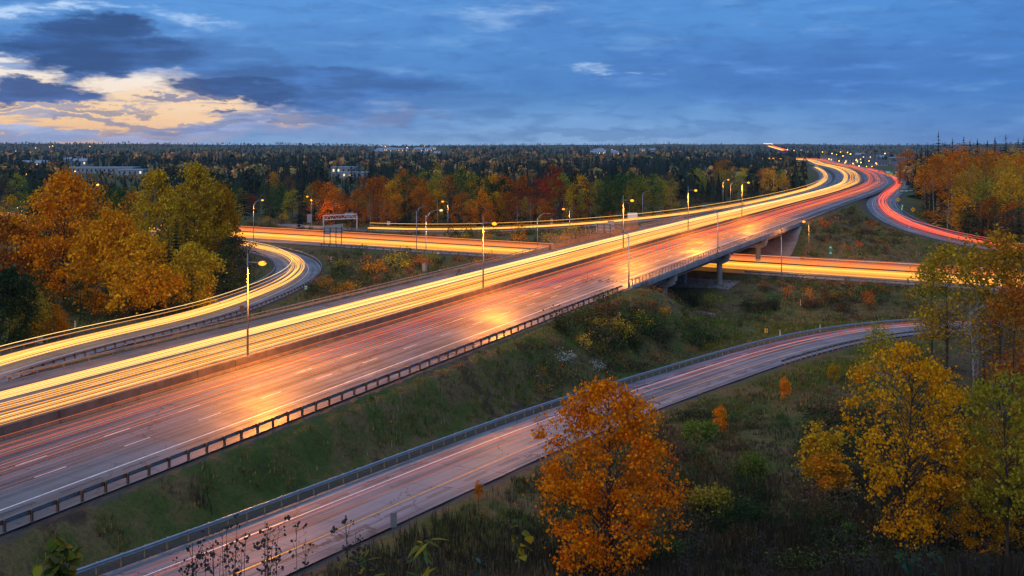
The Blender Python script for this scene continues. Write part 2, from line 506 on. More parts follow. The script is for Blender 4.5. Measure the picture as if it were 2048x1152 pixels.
NEAR = Road([tuple(at_z(px, py, z)) for (px, py, z) in (
    (-3600, 2500, 8.6), (-1200, 1600, 7.6), (-420, 1335, 6.9), (-120, 1235, 6.5), (131, 1151, 5.95), (261.5, 1101, 5.75), (436, 1038, 5.35), (700, 944, 4.75), (940, 854, 3.85), (1179, 777, 2.95), (1400, 712.6, 1.85), (1540, 674, 1.25),
    (1731, 642, .75), (1870, 633.5, .45), (2060, 632, .3), (2300, 640, .3))], 3.0, smooth=13)
NEAR.P[:, 2] -= .75                          # the survey followed the top of its guardrail; + offset is towards the viewpoint

# ------------------------------------------------------------------ ground
def smooth01(t): t = np.clip(t, 0, 1); return t * t * (3 - 2 * t)

def vnoise(x, y, f, seed):
    """cheap smooth value noise, vectorised"""
    r = np.random.default_rng(seed).random((64, 64))
    X = x * f; Y = y * f
    xi = np.floor(X).astype(int); yi = np.floor(Y).astype(int)
    fx = smooth01(X - xi); fy = smooth01(Y - yi)
    g = lambda a, b: r[a % 64, b % 64]
    return (g(xi, yi) * (1 - fx) + g(xi + 1, yi) * fx) * (1 - fy) + (g(xi, yi + 1) * (1 - fx) + g(xi + 1, yi + 1) * fx) * fy - .5

def base_z(x, y):
    z = 2.2 + 2.0 * vnoise(x, y, 1 / 45, 1) + .8 * vnoise(x, y, 1 / 13, 2)
    # hollow beside the crossing, under the bridge and along the lower highway
    def bump_(cx, cy_, rx, ry, h): return h * np.exp(-(((x - cx) / rx) ** 2 + ((y - cy_) / ry) ** 2))
    z = z + bump_(-28, 290, 55, 45, -2.2) + bump_(30, 215, 40, 30, -3.0) + bump_(75, 205, 50, 25, -2.5)
    # rise behind the right-hand ramp and forest
    z = z + 7.5 * smooth01((x - 150) / 90) * smooth01((y - 300) / 90)
    # far country: low plain, then ridges
    far = smooth01((y - 650) / 500)
    z = z * (1 - far) + far * (1.0 + 6 * vnoise(x, y, 1 / 300, 3))
    ridge = smooth01((y - 1700) / 3300)
    z = z + ridge * (19 + 22 * vnoise(x, y, 1 / 1500, 4) + 12 * vnoise(x, y, 1 / 420, 5)) * smooth01((7500 - y) / 1500 + .4)
    # the hillside the viewpoint stands on
    hill = CAMZ - 1.2 - .376 * np.maximum(y, 0) + .5 * vnoise(x, y, 1 / 9, 6) - .25 * np.maximum(0, -x - 8) * smooth01((y + 5) / 30)
    k = 1.2
    return np.where(hill - z > 4, hill, z + k * np.log1p(np.exp(np.clip((hill - z) / k, -30, 30))))

def axis(lo, hi, st, far_lo, far_hi, g):
    a = list(np.arange(lo, hi + 1e-6, st)); d = st
    while a[-1] < far_hi: d *= g; a.append(a[-1] + d)
    d = st
    while a[0] > far_lo: d *= g; a.insert(0, a[0] - d)
    return np.array(a)

GX = axis(-190, 250, 2.0, -6500, 6500, 1.10)
GY = axis(30, 560, 2.0, -60, 9500, 1.055)
gx, gy = np.meshgrid(GX, GY)
shape = gx.shape
x = gx.ravel(); y = gy.ravel()
zb = base_z(x, y)
num = zb / 14.0 ** 2.4; den = np.full_like(zb, 1 / 14.0 ** 2.4)
edge = np.full_like(zb, 1e9); inside = np.full_like(zb, 1e9)
B0, B1 = ms(176), ms(334)                   # the overpass, where the ground does not follow the deck
for (R, hl, hr, skip) in ((MAIN, 18.6, 18.6, (B0, B1)), (CROSS, 19.5, 19.5, None), (LOOP, 6.0, 6.0, None), (BACK, 5.2, 5.2, None), (RIGHT, 7.0, 7.0, None), (NEAR, .8, 10.6, None)):
    P = R.P; S = R.s
    keep = np.ones(len(P), bool)
    if skip: keep = (S < skip[0]) | (S > skip[1])
    P = P[keep]; N = R.N[keep]; S = S[keep]
    near = (x > P[:, 0].min() - 90) & (x < P[:, 0].max() + 90) & (y > P[:, 1].min() - 90) & (y < P[:, 1].max() + 90)
    idx = np.nonzero(near)[0]
    for c in np.array_split(idx, max(1, len(idx) // 4000)):
        dx = x[c][:, None] - P[None, :, 0]; dy = y[c][:, None] - P[None, :, 1]
        d2 = dx * dx + dy * dy
        j = d2.argmin(1); q = np.arange(len(c))
        off = dx[q, j] * N[j, 0] + dy[q, j] * N[j, 1]
        along = np.sqrt(np.maximum(0, d2[q, j] - off * off))
        along = np.where(along > 3.0, along - 2.0, 0)
        e = np.hypot(np.maximum(0, np.maximum(off - hr, -hl - off)), along)
        rz = P[j, 2] + (np.array([R.bank(s) for s in S[j]]) * np.clip(off, -hl, hr) if R.bank else 0)
        # shoulders drop away at about 1 in 2.2 before they meet the land
        rz2 = rz - .10 - np.minimum(e * .04, .3)
        wgt = 1 / (e + .35) ** 2.4 * np.exp(-e / 30)
        num[c] += wgt * rz2; den[c] += wgt
        hard = e <= .01
        inside[c[hard]] = np.minimum(inside[c[hard]], rz[hard] - .14)
        edge[c] = np.minimum(edge[c], e)
zt = num / den
zt = np.where(inside < 1e8, inside, zt)
# keep bumps off the verges, add them further out
zt = zt + np.where(inside < 1e8, 0, (.35 * vnoise(x, y, 1 / 6, 8) + .22 * vnoise(x, y, 1 / 2.7, 9)) * np.clip((edge - 2.6) / 5, 0, 1))
# spill-through slopes under the overpass ends
for s_end, sg in ((176.0, 1), (334.0, -1)):
    so = x * U[0] + y * U[1]; do = x * NL[0] + y * NL[1]
    t = (so - s_end) * sg
    top = main_z(s_end) - 2.6
    slope = top - np.maximum(0, t - 2.0) / (2.0 if sg > 0 else 1.9)
    m = (t > -1) & (t < 26) & (abs(do - 76.9) < 21)
    zt = np.where(m, np.maximum(np.where(edge < .6, -99, slope), np.where(slope > zt, slope, zt)), zt)
    zt = np.where(m & (inside < 1e8) & (t > 12), np.where(inside < 1e8, inside, zt), zt)
ZG = zt.reshape(shape); EG = edge.reshape(shape)

def ground(px_, py_):
    i = int(np.clip(np.searchsorted(GX, px_) - 1, 0, len(GX) - 2)); j = int(np.clip(np.searchsorted(GY, py_) - 1, 0, len(GY) - 2))
    a = min(1, max(0, (px_ - GX[i]) / (GX[i + 1] - GX[i]))); b = min(1, max(0, (py_ - GY[j]) / (GY[j + 1] - GY[j])))
    return float((ZG[j, i] * (1 - a) + ZG[j, i + 1] * a) * (1 - b) + (ZG[j + 1, i] * (1 - a) + ZG[j + 1, i + 1] * a) * b)

def road_gap(px_, py_):
    i = int(np.clip(np.searchsorted(GX, px_) - 1, 0, len(GX) - 2)); j = int(np.clip(np.searchsorted(GY, py_) - 1, 0, len(GY) - 2))
    return float(EG[j:j + 2, i:i + 2].min())

def seen_ground(px, py, lo=20, hi=3000):
    """where the line of sight through a survey pixel first meets the ground"""
    k = (py - HY) / FPX; c = (px - CX) / FPX
    Y = lo
    while Y < hi:
        if CAMZ - k * Y <= ground(c * Y, Y): return Vector((c * Y, Y, ground(c * Y, Y)))
        Y *= 1.004
    return Vector((c * hi, hi, ground(c * hi, hi)))

def ground_mat():
    m, T, b, o = new_mat('rough_verge_ground')
    co = T.new('ShaderNodeTexCoord').outputs['Object']
    a = T.new('ShaderNodeAttribute', attribute_name='tint').outputs['Color']
    ed = T.sep(a)[0]
    n1 = T.noise(co, .05, 6, .6); n2 = T.noise(co, .35, 6, .65); n3 = T.noise(co, 3.0, 5, .7)
    c = T.ramp(T.m('ADD', T.m('MULTIPLY', n1, .5), T.m('MULTIPLY', n2, .5)), [
        (.30, (.030, .038, .012)), (.42, (.055, .088, .016)), (.48, (.085, .095, .024)), (.54, (.14, .105, .045)), (.60, (.060, .042, .026)), (.72, (.075, .060, .045))])
    c = T.mix(T.m('MULTIPLY', T.ss(n3, .42, .7), .5), c, (.020, .020, .010))
    c = T.mix(T.m('MULTIPLY', T.ss(n3, .6, .8), .35), c, (.13, .10, .05))
    grav = T.mix(n3, (.05, .045, .042), (.10, .09, .085))
    c = T.mix(T.ss(T.m('SUBTRACT', T.m('ADD', ed, T.m('MULTIPLY', n2, 1.2)), .6), .75, .1), c, grav)
    T.l.new(c, b.inputs['Base Color']); b.inputs['Roughness'].default_value = .9
    b.inputs['Specular IOR Level'].default_value = .15
    bump(T, b, T.m('ADD', n3, n2), .25, .8)
    return m
nx, ny = len(GX), len(GY)
ii = (np.arange(ny - 1)[:, None] * nx + np.arange(nx - 1)[None, :]).ravel()
F4 = np.stack([ii, ii + 1, ii + 1 + nx, ii + nx], 1)
tint = np.stack([np.minimum(edge, 50), zt * 0, zt * 0, zt * 0 + 1], 1)
M['ground'] = ground_mat()
put('ground', np_mesh('ground', np.stack([x, y, zt], 1), F4, M['ground'], tint, True), kind='structure')

# ------------------------------------------------------------------ carriageways, markings
def road(name, R, pieces, mat):
    mb = MB()
    for (s0, s1, o0, o1) in pieces: R.sheet(mb, s0, s1, o0, o1, 0.0, 4.0, cross=3)
    return put(name, mb.mesh(name, mat), kind='structure')
r_main = road('highway', MAIN, ((0, MAIN.L, -18.2, 18.2),), M['pave'])
r_cross = road('lower_highway', CROSS, ((0, CROSS.L, -18.4, 18.4),), M['pave'])
mb = MB(); LOOP.sheet(mb, 0, LOOP.L, -5.4, 5.4, -.012, cross=2); r_loop = put('loop_ramp_road', mb.mesh('loop_ramp_road', M['pave_ramp']), kind='structure')
mb = MB(); BACK.sheet(mb, 0, BACK.L, -4.4, 4.4, -.03, cross=2); r_back = put('back_ramp_road', mb.mesh('back_ramp_road', M['pave_ramp']), kind='structure')
mb = MB(); RIGHT.sheet(mb, 0, RIGHT.L, -5.6, 5.6, -.02, cross=2); r_right = put('merging_ramp_road', mb.mesh('merging_ramp_road', M['pave_ramp']), kind='structure')
mb = MB(); NEAR.sheet(mb, 0, NEAR.L, .35, 10.2, 0, cross=3); r_near = put('exit_ramp_road', mb.mesh('exit_ramp_road', M['pave_ramp']), kind='structure')
# paved gore between the highway and the merging ramp
g = [MAIN.pt(MAIN.s_at_px(1733, 17.5) + d, 17.6, .004) for d in (0, 60, 120, 180, 230, 280)]
h = [RIGHT.pt(s, -5.0, .004) for s in np.linspace(RIGHT.s_at_px(1764), RIGHT.L, 6)]
mb = MB(); mb.v = [tuple(p) for p in g + h]; mb.uv = [(p.x, p.y) for p in g + h]; mb.f = [(i, i + 1, i + 7, i + 6) for i in range(5)]
put('gore_pavement', mb.mesh('gore_pavement', M['pave_ramp']), kind='structure')

def line(R, s0, s1, off, w, name, mat, parent, dz=.012):
    mb = MB(); R.sheet(mb, s0, s1, off - w / 2, off + w / 2, dz)
    return put(name, mb.mesh(name, mat), parent, kind='structure')
line(MAIN, 0, MAIN.L, 3.3, .16, 'edge_line', M['paint_yellow'], r_main)
line(MAIN, 0, MAIN.L, 14.4, .18, 'edge_line', M['paint_white'], r_main)
line(MAIN, 0, MAIN.L, -1.35, .16, 'edge_line', M['paint_yellow'], r_main)
line(MAIN, 0, MAIN.L, -12.5, .18, 'edge_line', M['paint_white'], r_main)
line(CROSS, 0, CROSS.L, 15.2, .18, 'edge_line', M['paint_white'], r_cross)
line(CROSS, 0, CROSS.L, -1.2, .18, 'edge_line', M['paint_yellow'], r_cross)
line(NEAR, 0, NEAR.L, 2.8, .15, 'edge_line', M['paint_white'], r_near)
line(NEAR, 0, NEAR.L, 7.3, .16, 'edge_line', M['paint_yellow'], r_near)
line(LOOP, 0, LOOP.L, -2.4, .14, 'edge_line', M['paint_yellow'], r_loop)
line(LOOP, 0, LOOP.L, 2.4, .14, 'edge_line', M['paint_white'], r_loop)
line(RIGHT, 0, RIGHT.L, -3.4, .14, 'edge_line', M['paint_white'], r_right)
line(RIGHT, 0, RIGHT.L, 3.4, .14, 'edge_line', M['paint_yellow'], r_right)
# broken lane lines, 3 m painted and 6 m gap: each dash a piece
sd0 = MAIN.s_at_px(30, 7.0)
for (off, ph) in ((7.0, 0.0), (10.7, MAIN.s_at_px(82, 10.7) - sd0), (-5.1, 2.0), (-8.8, 5.0)):
    for k in range(-4, 62):
        s = sd0 + ph + 9 * k
        if 0 < s < MAIN.L - 3 and (off > 0 or k % 1 == 0):
            mb = MB(); MAIN.sheet(mb, s, s + 3.0, off - .075, off + .075, .012, 3.0)
            put('lane_dash', mb.mesh('lane_dash', M['paint_white']), r_main, kind='structure')
# milled rumble strips on the shoulders: rows of short grooves, too many and too small to single out
def rumble(R, s0, s1, off, parent):
    mb = MB(); s = s0
    while s < s1:
        for k in range(12):
            a = s + k * .32; R.sheet(mb, a, a + .15, off - .2, off + .2, .010, 1.0)
        s += 6.0
    put('rumble_strip', mb.mesh('rumble_strip', M['groove']), parent, kind='stuff')
M['groove'] = simple('milled_groove', (.045, .042, .042), .6)
rumble(MAIN, ms(-20), ms(170), 15.2, r_main)
rumble(NEAR, 60, NEAR.L - 40, 8.4, r_near)
rumble(NEAR, 60, NEAR.L - 40, 2.2, r_near)

# ------------------------------------------------------------------ concrete median, guardrails
def median_barrier(name, label, R, s0, s1, off, seg, mat, h=1.0, group=None, side=1):
    root = thing(name, label, 'concrete barrier', R.pt((s0 + s1) / 2, off), 0, group)
    inv = Matrix.Translation(-root.location)
    n = int((s1 - s0) / seg)
    prof = [(-.32, -.05), (-.30, .10), (-.17, .34), (-.11, h), (.11, h), (.17, .34), (.30, .10), (.32, -.05)]
    rest = MB()
    for i in range(n):
        a = s0 + i * seg + .02; b = a + seg - .04
        j = rng.normal(0, .012)
        pr = [(off + o + j, z) for (o, z) in prof]
        if i < 190:
            mb = MB(); R.sweep(mb, a, b, pr, seg, True, True)
            mb.v = [tuple(inv @ Vector(v)) for v in mb.v]
            put('barrier_segment', mb.mesh('barrier_segment', mat), root)
        else:
            R.sweep(rest, a, b, pr, seg)
    if rest.v:
        rest.v = [tuple(inv @ Vector(v)) for v in rest.v]
        put('barrier_run', rest.mesh('barrier_run', mat), root, kind='stuff')
    return root

median_barrier('median_barrier', 'long stained concrete median barrier dividing the white and the red light trails', MAIN, ms(-60), MAIN.L - 30, 0.0, 6.0, M['concrete_dark'], 1.15)
median_barrier('lower_median_barrier', 'low concrete median barrier along the lower highway passing under the bridge', CROSS, 60, CROSS.L - 60, -2.0, 8.0, M['concrete_dark'], .85)

def wbeam(side):
    """W-beam section standing at off 0; face towards side"""
    t = .004; pts = [(.00, .0), (.075, .05), (.075, .09), (.01, .135), (.01, .175), (.075, .22), (.075, .26), (0, .31)]
    f = [(side * o, .44 + z) for (o, z) in pts]; b = [(side * (o - .02), .44 + z) for (o, z) in reversed(pts)]
    return f + b

def post_mesh(name, w, d, h, m):
    mb = MB(); mb.quadbox(-w / 2, w / 2, -d / 2, d / 2, -.5, h); return mb.mesh(name, m)
PM = {'wood': post_mesh('post', .16, .16, .74, M['rusty']), 'block': None}
mb = MB(); mb.quadbox(-.08, .08, -.02, .18, .45, .76); PM['block'] = mb.mesh('spacer_block', M['wood'])
mb = MB(); mb.quadbox(-.05, .05, -.05, .05, -.5, .70); mb.quadbox(-.06, .06, .05, .06, .2, .5); PM['steel'] = mb.mesh('post', M['galv_dull'])
mb = MB(); mb.quadbox(-.06, .06, -.05, .05, -.5, .72); PM['stub'] = mb.mesh('post', M['post_pale'])
mb = MB(); mb.quadbox(-.05, .05, -.03, .03, -.4, 1.25); PM['tall'] = mb.mesh('post', M['galv_dull'])

def guardrail(label, R, s0, s1, off, face, pitch=2.0, kind='wood', rails=1, mat='galv', group='guardrails beside the roads', maxposts=300, gz=0.0):
    """face = +1/-1: side of the rail that looks to the traffic"""
    root = thing('guardrail', label, 'guardrail', R.pt((s0 + s1) / 2, off), 0, group)
    L = root.location.copy(); inv = Matrix.Translation(-L)
    if rails == 1:
        mb = MB(); R.sweep(mb, s0, s1, [(off + o, z + gz) for (o, z) in wbeam(face)], 3.0)
        mb.v = [tuple(inv @ Vector(v)) for v in mb.v]; put('rail', mb.mesh('rail', M[mat]), root)
    else:
        for (z0, z1, w) in ((.42, .72, .05), (.98, 1.10, .06)):
            mb = MB(); R.sweep(mb, s0, s1, [(off - w, z0), (off - w, z1), (off + w, z1), (off + w, z0)], 4.0)
            mb.v = [tuple(inv @ Vector(v)) for v in mb.v]; put('rail', mb.mesh('rail', M[mat]), root)
    n = int((s1 - s0) / pitch); b = off - face * (.14 if rails == 1 else 0)
    for i in range(min(n, maxposts)):
        s = s0 + (i + .5) * pitch; p = R.pt(s, b, gz) - L
        rz = R.head(s) + (pi if face > 0 else 0) + rng.normal(0, .03)
        o = put('post', PM[{'wood': 'wood', 'steel': 'steel', 'stub': 'stub', 'tall': 'tall'}[kind]], root, p, (0, 0, rz))
        if kind == 'wood':
            put('spacer_block', PM['block'], o, (0, -.0, 0), (0, 0, pi if face > 0 else 0) if False else (0, 0, 0))
    return root

guardrail('steel guardrail on timber posts along the near edge of the highway, before the overpass', MAIN, ms(-60), ms(172), 17.9, -1, 2.15, 'wood')
guardrail('steel guardrail on the near edge of the highway beyond the overpass', MAIN, ms(337), MAIN.s_at_px(1733, 17.7), 17.9, -1, 2.0, 'steel', mat='galv_dull')
guardrail('single rail steel guardrail left of the white trails, nearest the loop ramp', MAIN, ms(-60), MAIN.s_at_px(262, -17.6), -17.7, 1, 3.6, 'steel')
guardrail('double rail steel barrier along the far edge of the highway up to the fence screen', MAIN, MAIN.s_at_px(254, -17.6), ms(226), -17.7, 1, 3.6, 'tall', 2, 'galv')
guardrail('double rail steel barrier along the far edge of the highway past the fence screen', MAIN, ms(291), MAIN.s_at_px(1490, -17.6), -17.7, 1, 3.0, 'tall', 2, 'galv')
guardrail('blue grey steel guardrail on short posts along the far side of the exit ramp', NEAR, NEAR.s_at_px(60, 0), NEAR.L - 30, 0.0, 1, 2.0, 'stub', mat='galv_light')
sN = NEAR.s_at_px(1563, 10.4)
guardrail('short steel guardrail on the near side of the exit ramp where the trees begin', NEAR, sN, NEAR.L - 20, 10.4, -1, 2.0, 'stub', mat='galv_dull')
guardrail('steel guardrail on the forest side of the loop ramp', LOOP, 0, LOOP.L - 12, -5.6, 1, 2.6, 'steel')
guardrail('steel guardrail on dark posts on the highway side of the loop ramp', LOOP, 0, LOOP.L - 18, 5.6, -1, 2.6, 'wood')
tx = lambda px, off: CROSS.s_at_px(px, off)
guardrail('steel guardrail along the near edge of the lower highway, left of the bridge', CROSS, tx(640, 18), tx(1050, 18), 18.6, -1, 3.0, 'wood')
guardrail('steel guardrail along the near edge of the lower highway, right of the bridge', CROSS, tx(1490, 18), CROSS.L - 40, 18.6, -1, 2.6, 'steel')
guardrail('steel guardrail along the far edge of the lower highway, right of the bridge', CROSS, tx(1605, -18), CROSS.L - 40, -18.6, 1, 2.6, 'tall', 2, 'galv')
guardrail('steel guardrail between the back ramp and the lower highway', BACK, 40, BACK.s_at_px(1180), 4.6, -1, 3.0, 'steel', mat='galv_dull')
guardrail('steel guardrail with a pale underside between the back ramp and the highway', BACK, BACK.s_at_px(1290), BACK.s_at_px(1510), 4.6, -1, 3.0, 'steel', mat='galv_dull')
guardrail('steel guardrail on the forest side of the back ramp', BACK, BACK.s_at_px(1380), BACK.L - 10, -4.6, 1, 3.6, 'steel', mat='galv_dull')
guardrail('steel guardrail along the outside of the curving merging ramp', RIGHT, 20, RIGHT.s_at_px(1764) + 25, 5.8, -1, 3.0, 'steel')
# low concrete wall under the bridge, far side of the lower highway
mb = MB(); CROSS.sweep(mb, tx(1440, -18), tx(1600, -18), [(-18.7, -.1), (-18.7, 1.0), (-18.4, 1.0), (-18.3, -.1)], 5)
o = put('retaining_wall', mb.mesh('retaining_wall', M['concrete']), label='low concrete wall at the far edge of the lower highway under the bridge', category='wall')

# ------------------------------------------------------------------ overpass
br = thing('overpass_bridge', 'concrete girder overpass carrying the highway over the lower highway', 'bridge', MAIN.pt(ms(255), 0))
bl = br.location.copy(); binv = Matrix.Translation(-bl)
def bput(name, mb, mat, parent=br, **k):
    mb.v = [tuple(binv @ Vector(v)) for v in mb.v]
    return put(name, mb.mesh(name, M[mat]), parent, **k)
mb = MB(); MAIN.sweep(mb, B0, B1, [(-18.55, -.62), (-18.55, -.02), (18.55, -.02), (18.55, -.62)], 8); bput('deck_slab', mb, 'concrete')
PIERS = (ms(201), ms(243), ms(283))
ends = [B0 + .6] + list(PIERS) + [B1 - .6]
for k in range(4):
    for off in (-16.5, -11, -5.5, 0, 5.5, 11, 16.6):
        mb = MB(); a, b = ends[k] + .25, ends[k + 1] - .25
        w, fl = .12, .42; h0, h1 = -.63, -2.0
        MAIN.sweep(mb, a, b, [(off - fl, h0), (off + fl, h0), (off + fl, h0 - .12), (off + w, h0 - .2), (off + w, h1 + .28), (off + fl, h1 + .2), (off + fl, h1), (off - fl, h1), (off - fl, h1 + .2), (off - w, h1 + .28), (off - w, h0 - .2), (off - fl, h0 - .12)], 12)
        bput('girder', mb, 'girder')
for side in (1, -1):
    mb = MB(); s_ = side
    MAIN.sweep(mb, B0 - 1.5, B1 + 1.5, [(s_ * 18.2, -.03), (s_ * 18.2, .32), (s_ * 18.62, .32), (s_ * 18.72, -.02), (s_ * 18.72, -.75), (s_ * 18.56, -.78), (s_ * 18.56, -.03)][::s_], 8)
    bput('parapet_curb', mb, 'concrete')
# railing of the near edge: posts, top rail, middle rails
mb = MB()
for (z0, z1, w) in ((1.18, 1.30, .06), (.78, .84, .03)):
    MAIN.sweep(mb, B0 - 1, B1 + 1, [(18.4 - w, z0), (18.4 - w, z1), (18.4 + w, z1), (18.4 + w, z0)], 6)
rl = bput('railing', mb, 'galv_dull')
pm = MB(); pm.quadbox(-.07, .07, -.07, .07, .30, 1.22); pmm = pm.mesh('railing_post', M['galv_dull'])
s = B0 - .5
while s < B1 + .6:
    put('railing_post', pmm, rl, MAIN.pt(s, 18.4) - bl, (0, 0, MAIN.head(s))); s += 1.9
# pier bents: cap beam and columns
for ps in PIERS:
    mb = MB(); MAIN.sweep(mb, ps - .75, ps + .75, [(-18.2, -2.02), (18.2, -2.02), (18.2, -2.7), (17.2, -3.25), (-17.2, -3.25), (-18.2, -2.7)], 1.5); bput('pier_cap', mb, 'concrete')
    mb = MB(); MAIN.sweep(mb, ps - .8, ps + .8, [(17.35, -.64), (18.5, -.64), (18.5, -2.0), (17.35, -2.0)], 1.6); bput('pier_end_block', mb, 'concrete')
    for off in (16.2, 8.1, 0, -8.1, -16.2):
        p = MAIN.pt(ps, off); g = ground(p.x, p.y) - .6
        mb = MB(); mb.tube([(p.x, p.y, g), (p.x, p.y, p.z - 3.26)], .62, 12); bput('pier_column', mb, 'concrete')
for se, sg in ((B0, 1), (B1, -1)):
    mb = MB(); MAIN.sweep(mb, *sorted((se - sg * .9, se + sg * .55)), [(-18.5, -.64), (18.5, -.64), (18.5, -4.6), (-18.5, -4.6)], 1.5); bput('abutment', mb, 'concrete')
    for off in (18.15, -18.15):
        mb = MB(); MAIN.sweep(mb, *sorted((se - sg * 5.0, se - sg * .95)), [(off - .35, -.1), (off + .35, -.1), (off + .35, -3.8), (off - .35, -3.8)], 4); bput('wing_wall', mb, 'concrete')
# concrete slope paving under both ends, lying on the bank
def slope_paving(a, b, d0, d1, n, label):
    mb = MB(); R_, C_ = n, 14
    for i in range(R_ + 1):
        for j in range(C_ + 1):
            s_ = a + (b - a) * i / R_; d = d0 + (d1 - d0) * j / C_
            p = s_ * U + d * NL; mb.v.append((p[0], p[1], ground(p[0], p[1]) + .10)); mb.uv.append((d, s_))
    for i in range(R_):
        for j in range(C_):
            q = i * (C_ + 1) + j; f = (q, q + 1, q + C_ + 2, q + C_ + 1); mb.f.append(f if a < b else f[::-1])
    o = put('slope_paving', mb.mesh('slope_paving', M['slope']), label=label, category='paving', kind='structure')
M['slope'] = simple('pale_slope_concrete', (.30, .28, .27), .8, var=.45, scale=.25)
slope_paving(331.5, 309, 57.5, 96, 12, 'pale concrete bank under the far end of the overpass')
slope_paving(236, 252, 57, 97, 10, 'pale concrete bank beside the lower highway under the overpass')
p = at_z(1372, 629, -.6)
g = [(p.x + a, p.y + b) for (a, b) in ((-9, -4), (-2, -6), (4.5, -3.5), (6, 1), (4, 5), (-8, 7))]
mb = MB(); mb.slab([(a, b, ground(p.x, p.y) + .15) for a, b in g], (0, 0, 1), .08); put('path', mb.mesh('path', M['concrete']), kind='structure')

# fence screen on a parapet at the far edge of the bridge
fs0, fs1 = ms(227), ms(290)
fr = thing('fence_screen', 'tall mesh fence screen with curved posts on a concrete parapet at the far bridge edge', 'fence', MAIN.pt((fs0 + fs1) / 2, -17.9))
fl = fr.location.copy(); finv = Matrix.Translation(-fl)
mb = MB(); MAIN.sweep(mb, fs0, fs1, [(-18.15, -.05), (-18.15, 1.0), (-17.8, 1.0), (-17.7, -.05)], 6); mb.v = [tuple(finv @ Vector(v)) for v in mb.v]
put('parapet', mb.mesh('parapet', M['concrete_dark']), fr)
def screen_mat():
    m, T, b, o = new_mat('wire_mesh_screen')
    b.inputs['Base Color'].default_value = (.34, .26, .20, 1); b.inputs['Roughness'].default_value = .55; b.inputs['Metallic'].default_value = .4
    uv = T.new('ShaderNodeUVMap').outputs[0]; u, v, _ = T.sep(uv)
    k = 1 / .11
    a = T.m('LESS_THAN', T.m('FRACT', T.m('MULTIPLY', T.m('ADD', u, v), k)), .16); c = T.m('LESS_THAN', T.m('FRACT', T.m('MULTIPLY', T.m('SUBTRACT', u, v), k)), .16)
    T.l.new(T.m('MAXIMUM', a, c), b.inputs['Alpha'])
    return m
M['screen'] = screen_mat()
n = 18
for i in range(n):
    a, b = fs0 + (fs1 - fs0) * i / n, fs0 + (fs1 - fs0) * (i + 1) / n
    mb = MB()
    zs = ((-17.98, 1.02), (-17.98, 2.3), (-17.8, 2.8))
    for s_ in (a + .06, b - .06):
        for q, (o_, z_) in enumerate(zs): mb.v.append(tuple(MAIN.pt(s_, o_, z_) - fl)); mb.uv.append((s_, z_))
    mb.f = [(0, 3, 4, 1), (1, 4, 5, 2)]
    put('mesh_panel', mb.mesh('mesh_panel', M['screen']), fr)
    mb = MB(); mb.tube([MAIN.pt(a, -17.98, z) + MAIN.pt(a, -17.98 + o, 0) - MAIN.pt(a, -17.98, 0) - fl for (o, z) in ((0, .95), (0, 2.3), (.18, 2.82))], .05, 6)
    put('post', mb.mesh('post', M['galv_dull']), fr)

# ------------------------------------------------------------------ light trails of the passing traffic
def trails(name, label, R, s0, s1, lanes, cols, n, r, seed, parent=None, step=5.0, w=1.7, hts=(.55, 1.0), spread=.5, gain=1.0, fade=None):
    """glowing tubes at lamp height that follow the lanes; one object, nobody could count them"""
    q = np.random.default_rng(seed); mb = MB()
    for i in range(n):
        lane = lanes[i % len(lanes)]
        c0 = lane + q.normal(0, spread * .6)
        c = cols[q.integers(len(cols))]; k = float(min(2.2, max(.12, q.lognormal(-.3, .8))))
        rad = r * k; br = gain * float(q.uniform(.7, 1.3)); h = float(q.uniform(*hts)) if q.random() > .12 else float(q.uniform(1.2, 2.6))
        a = s0; b = s1
        ph = q.uniform(0, 6.28); wl = q.uniform(120, 260); am = q.uniform(.05, .3)
        for sgn in (-.68, .68):
            if h > 1.15 and sgn > 0: continue
            m_ = max(2, int((b - a) / step)); pts = []; fk = []
            for t in range(m_ + 1):
                s_ = a + (b - a) * t / m_
                pts.append(R.pt(s_, c0 + sgn + am * sin(ph + s_ / wl * 6.28), h)); fk.append(fade(s_) if fade else 1.0)
            n0 = len(mb.v); mb.tube(pts, [rad * f_ for f_ in fk], 4, cap=False)
            mb.col += [(c[0] * br, c[1] * br, c[2] * br, 1)] * (len(mb.v) - n0)
    m = M['trail']
    return put(name, mb.mesh(name, m), label=label, category='light trail', kind='stuff')
m = bpy.data.materials.new('trail_glow'); m.use_nodes = True; m.node_tree.nodes.clear(); T = NT(m.node_tree)
e = T.new('ShaderNodeEmission'); o = T.new('ShaderNodeOutputMaterial')
T.l.new(T.new('ShaderNodeAttribute', attribute_name='glow').outputs['Color'], e.inputs[0]); e.inputs[1].default_value = 1.0
T.l.new(e.outputs[0], o.inputs['Surface']); M['trail'] = m

gold = [(3.2, 1.15, .10), (3.0, 1.25, .18), (3.6, 1.7, .36), (2.4, .75, .05)]
nearfade = lambda lo, s1=300: (lambda s: lo + (1 - lo) * float(smooth01(np.array((s - ms(40)) / (s1 - 40)))))
pale = [(3.6, 2.3, .8), (3.4, 1.9, .5), (3.0, 1.4, .2)]
red = [(2.2, .10, .03), (2.6, .22, .10), (1.6, .06, .05), (2.4, .42, .10)]
pink = [(1.8, .25, .22), (2.0, .35, .30), (2.2, .16, .10)]
trails('headlight_trails', 'dense golden headlight trails filling the far lanes of the highway', MAIN, ms(-60), MAIN.L - 60, (-3.2, -6.9, -10.7), gold + pale[:1], 30, .042, 1, gain=.55, fade=nearfade(.40, 200), spread=.75)
trails('tail_light_trails', 'red tail light trails running along the near lanes of the highway', MAIN, ms(-60), MAIN.L - 60, (5.1, 5.1, 8.8, 12.4), red + pink + [(2.6, .6, .08)] * 5, 28, .027, 2, gain=.52, fade=nearfade(.11, 330), spread=.8)
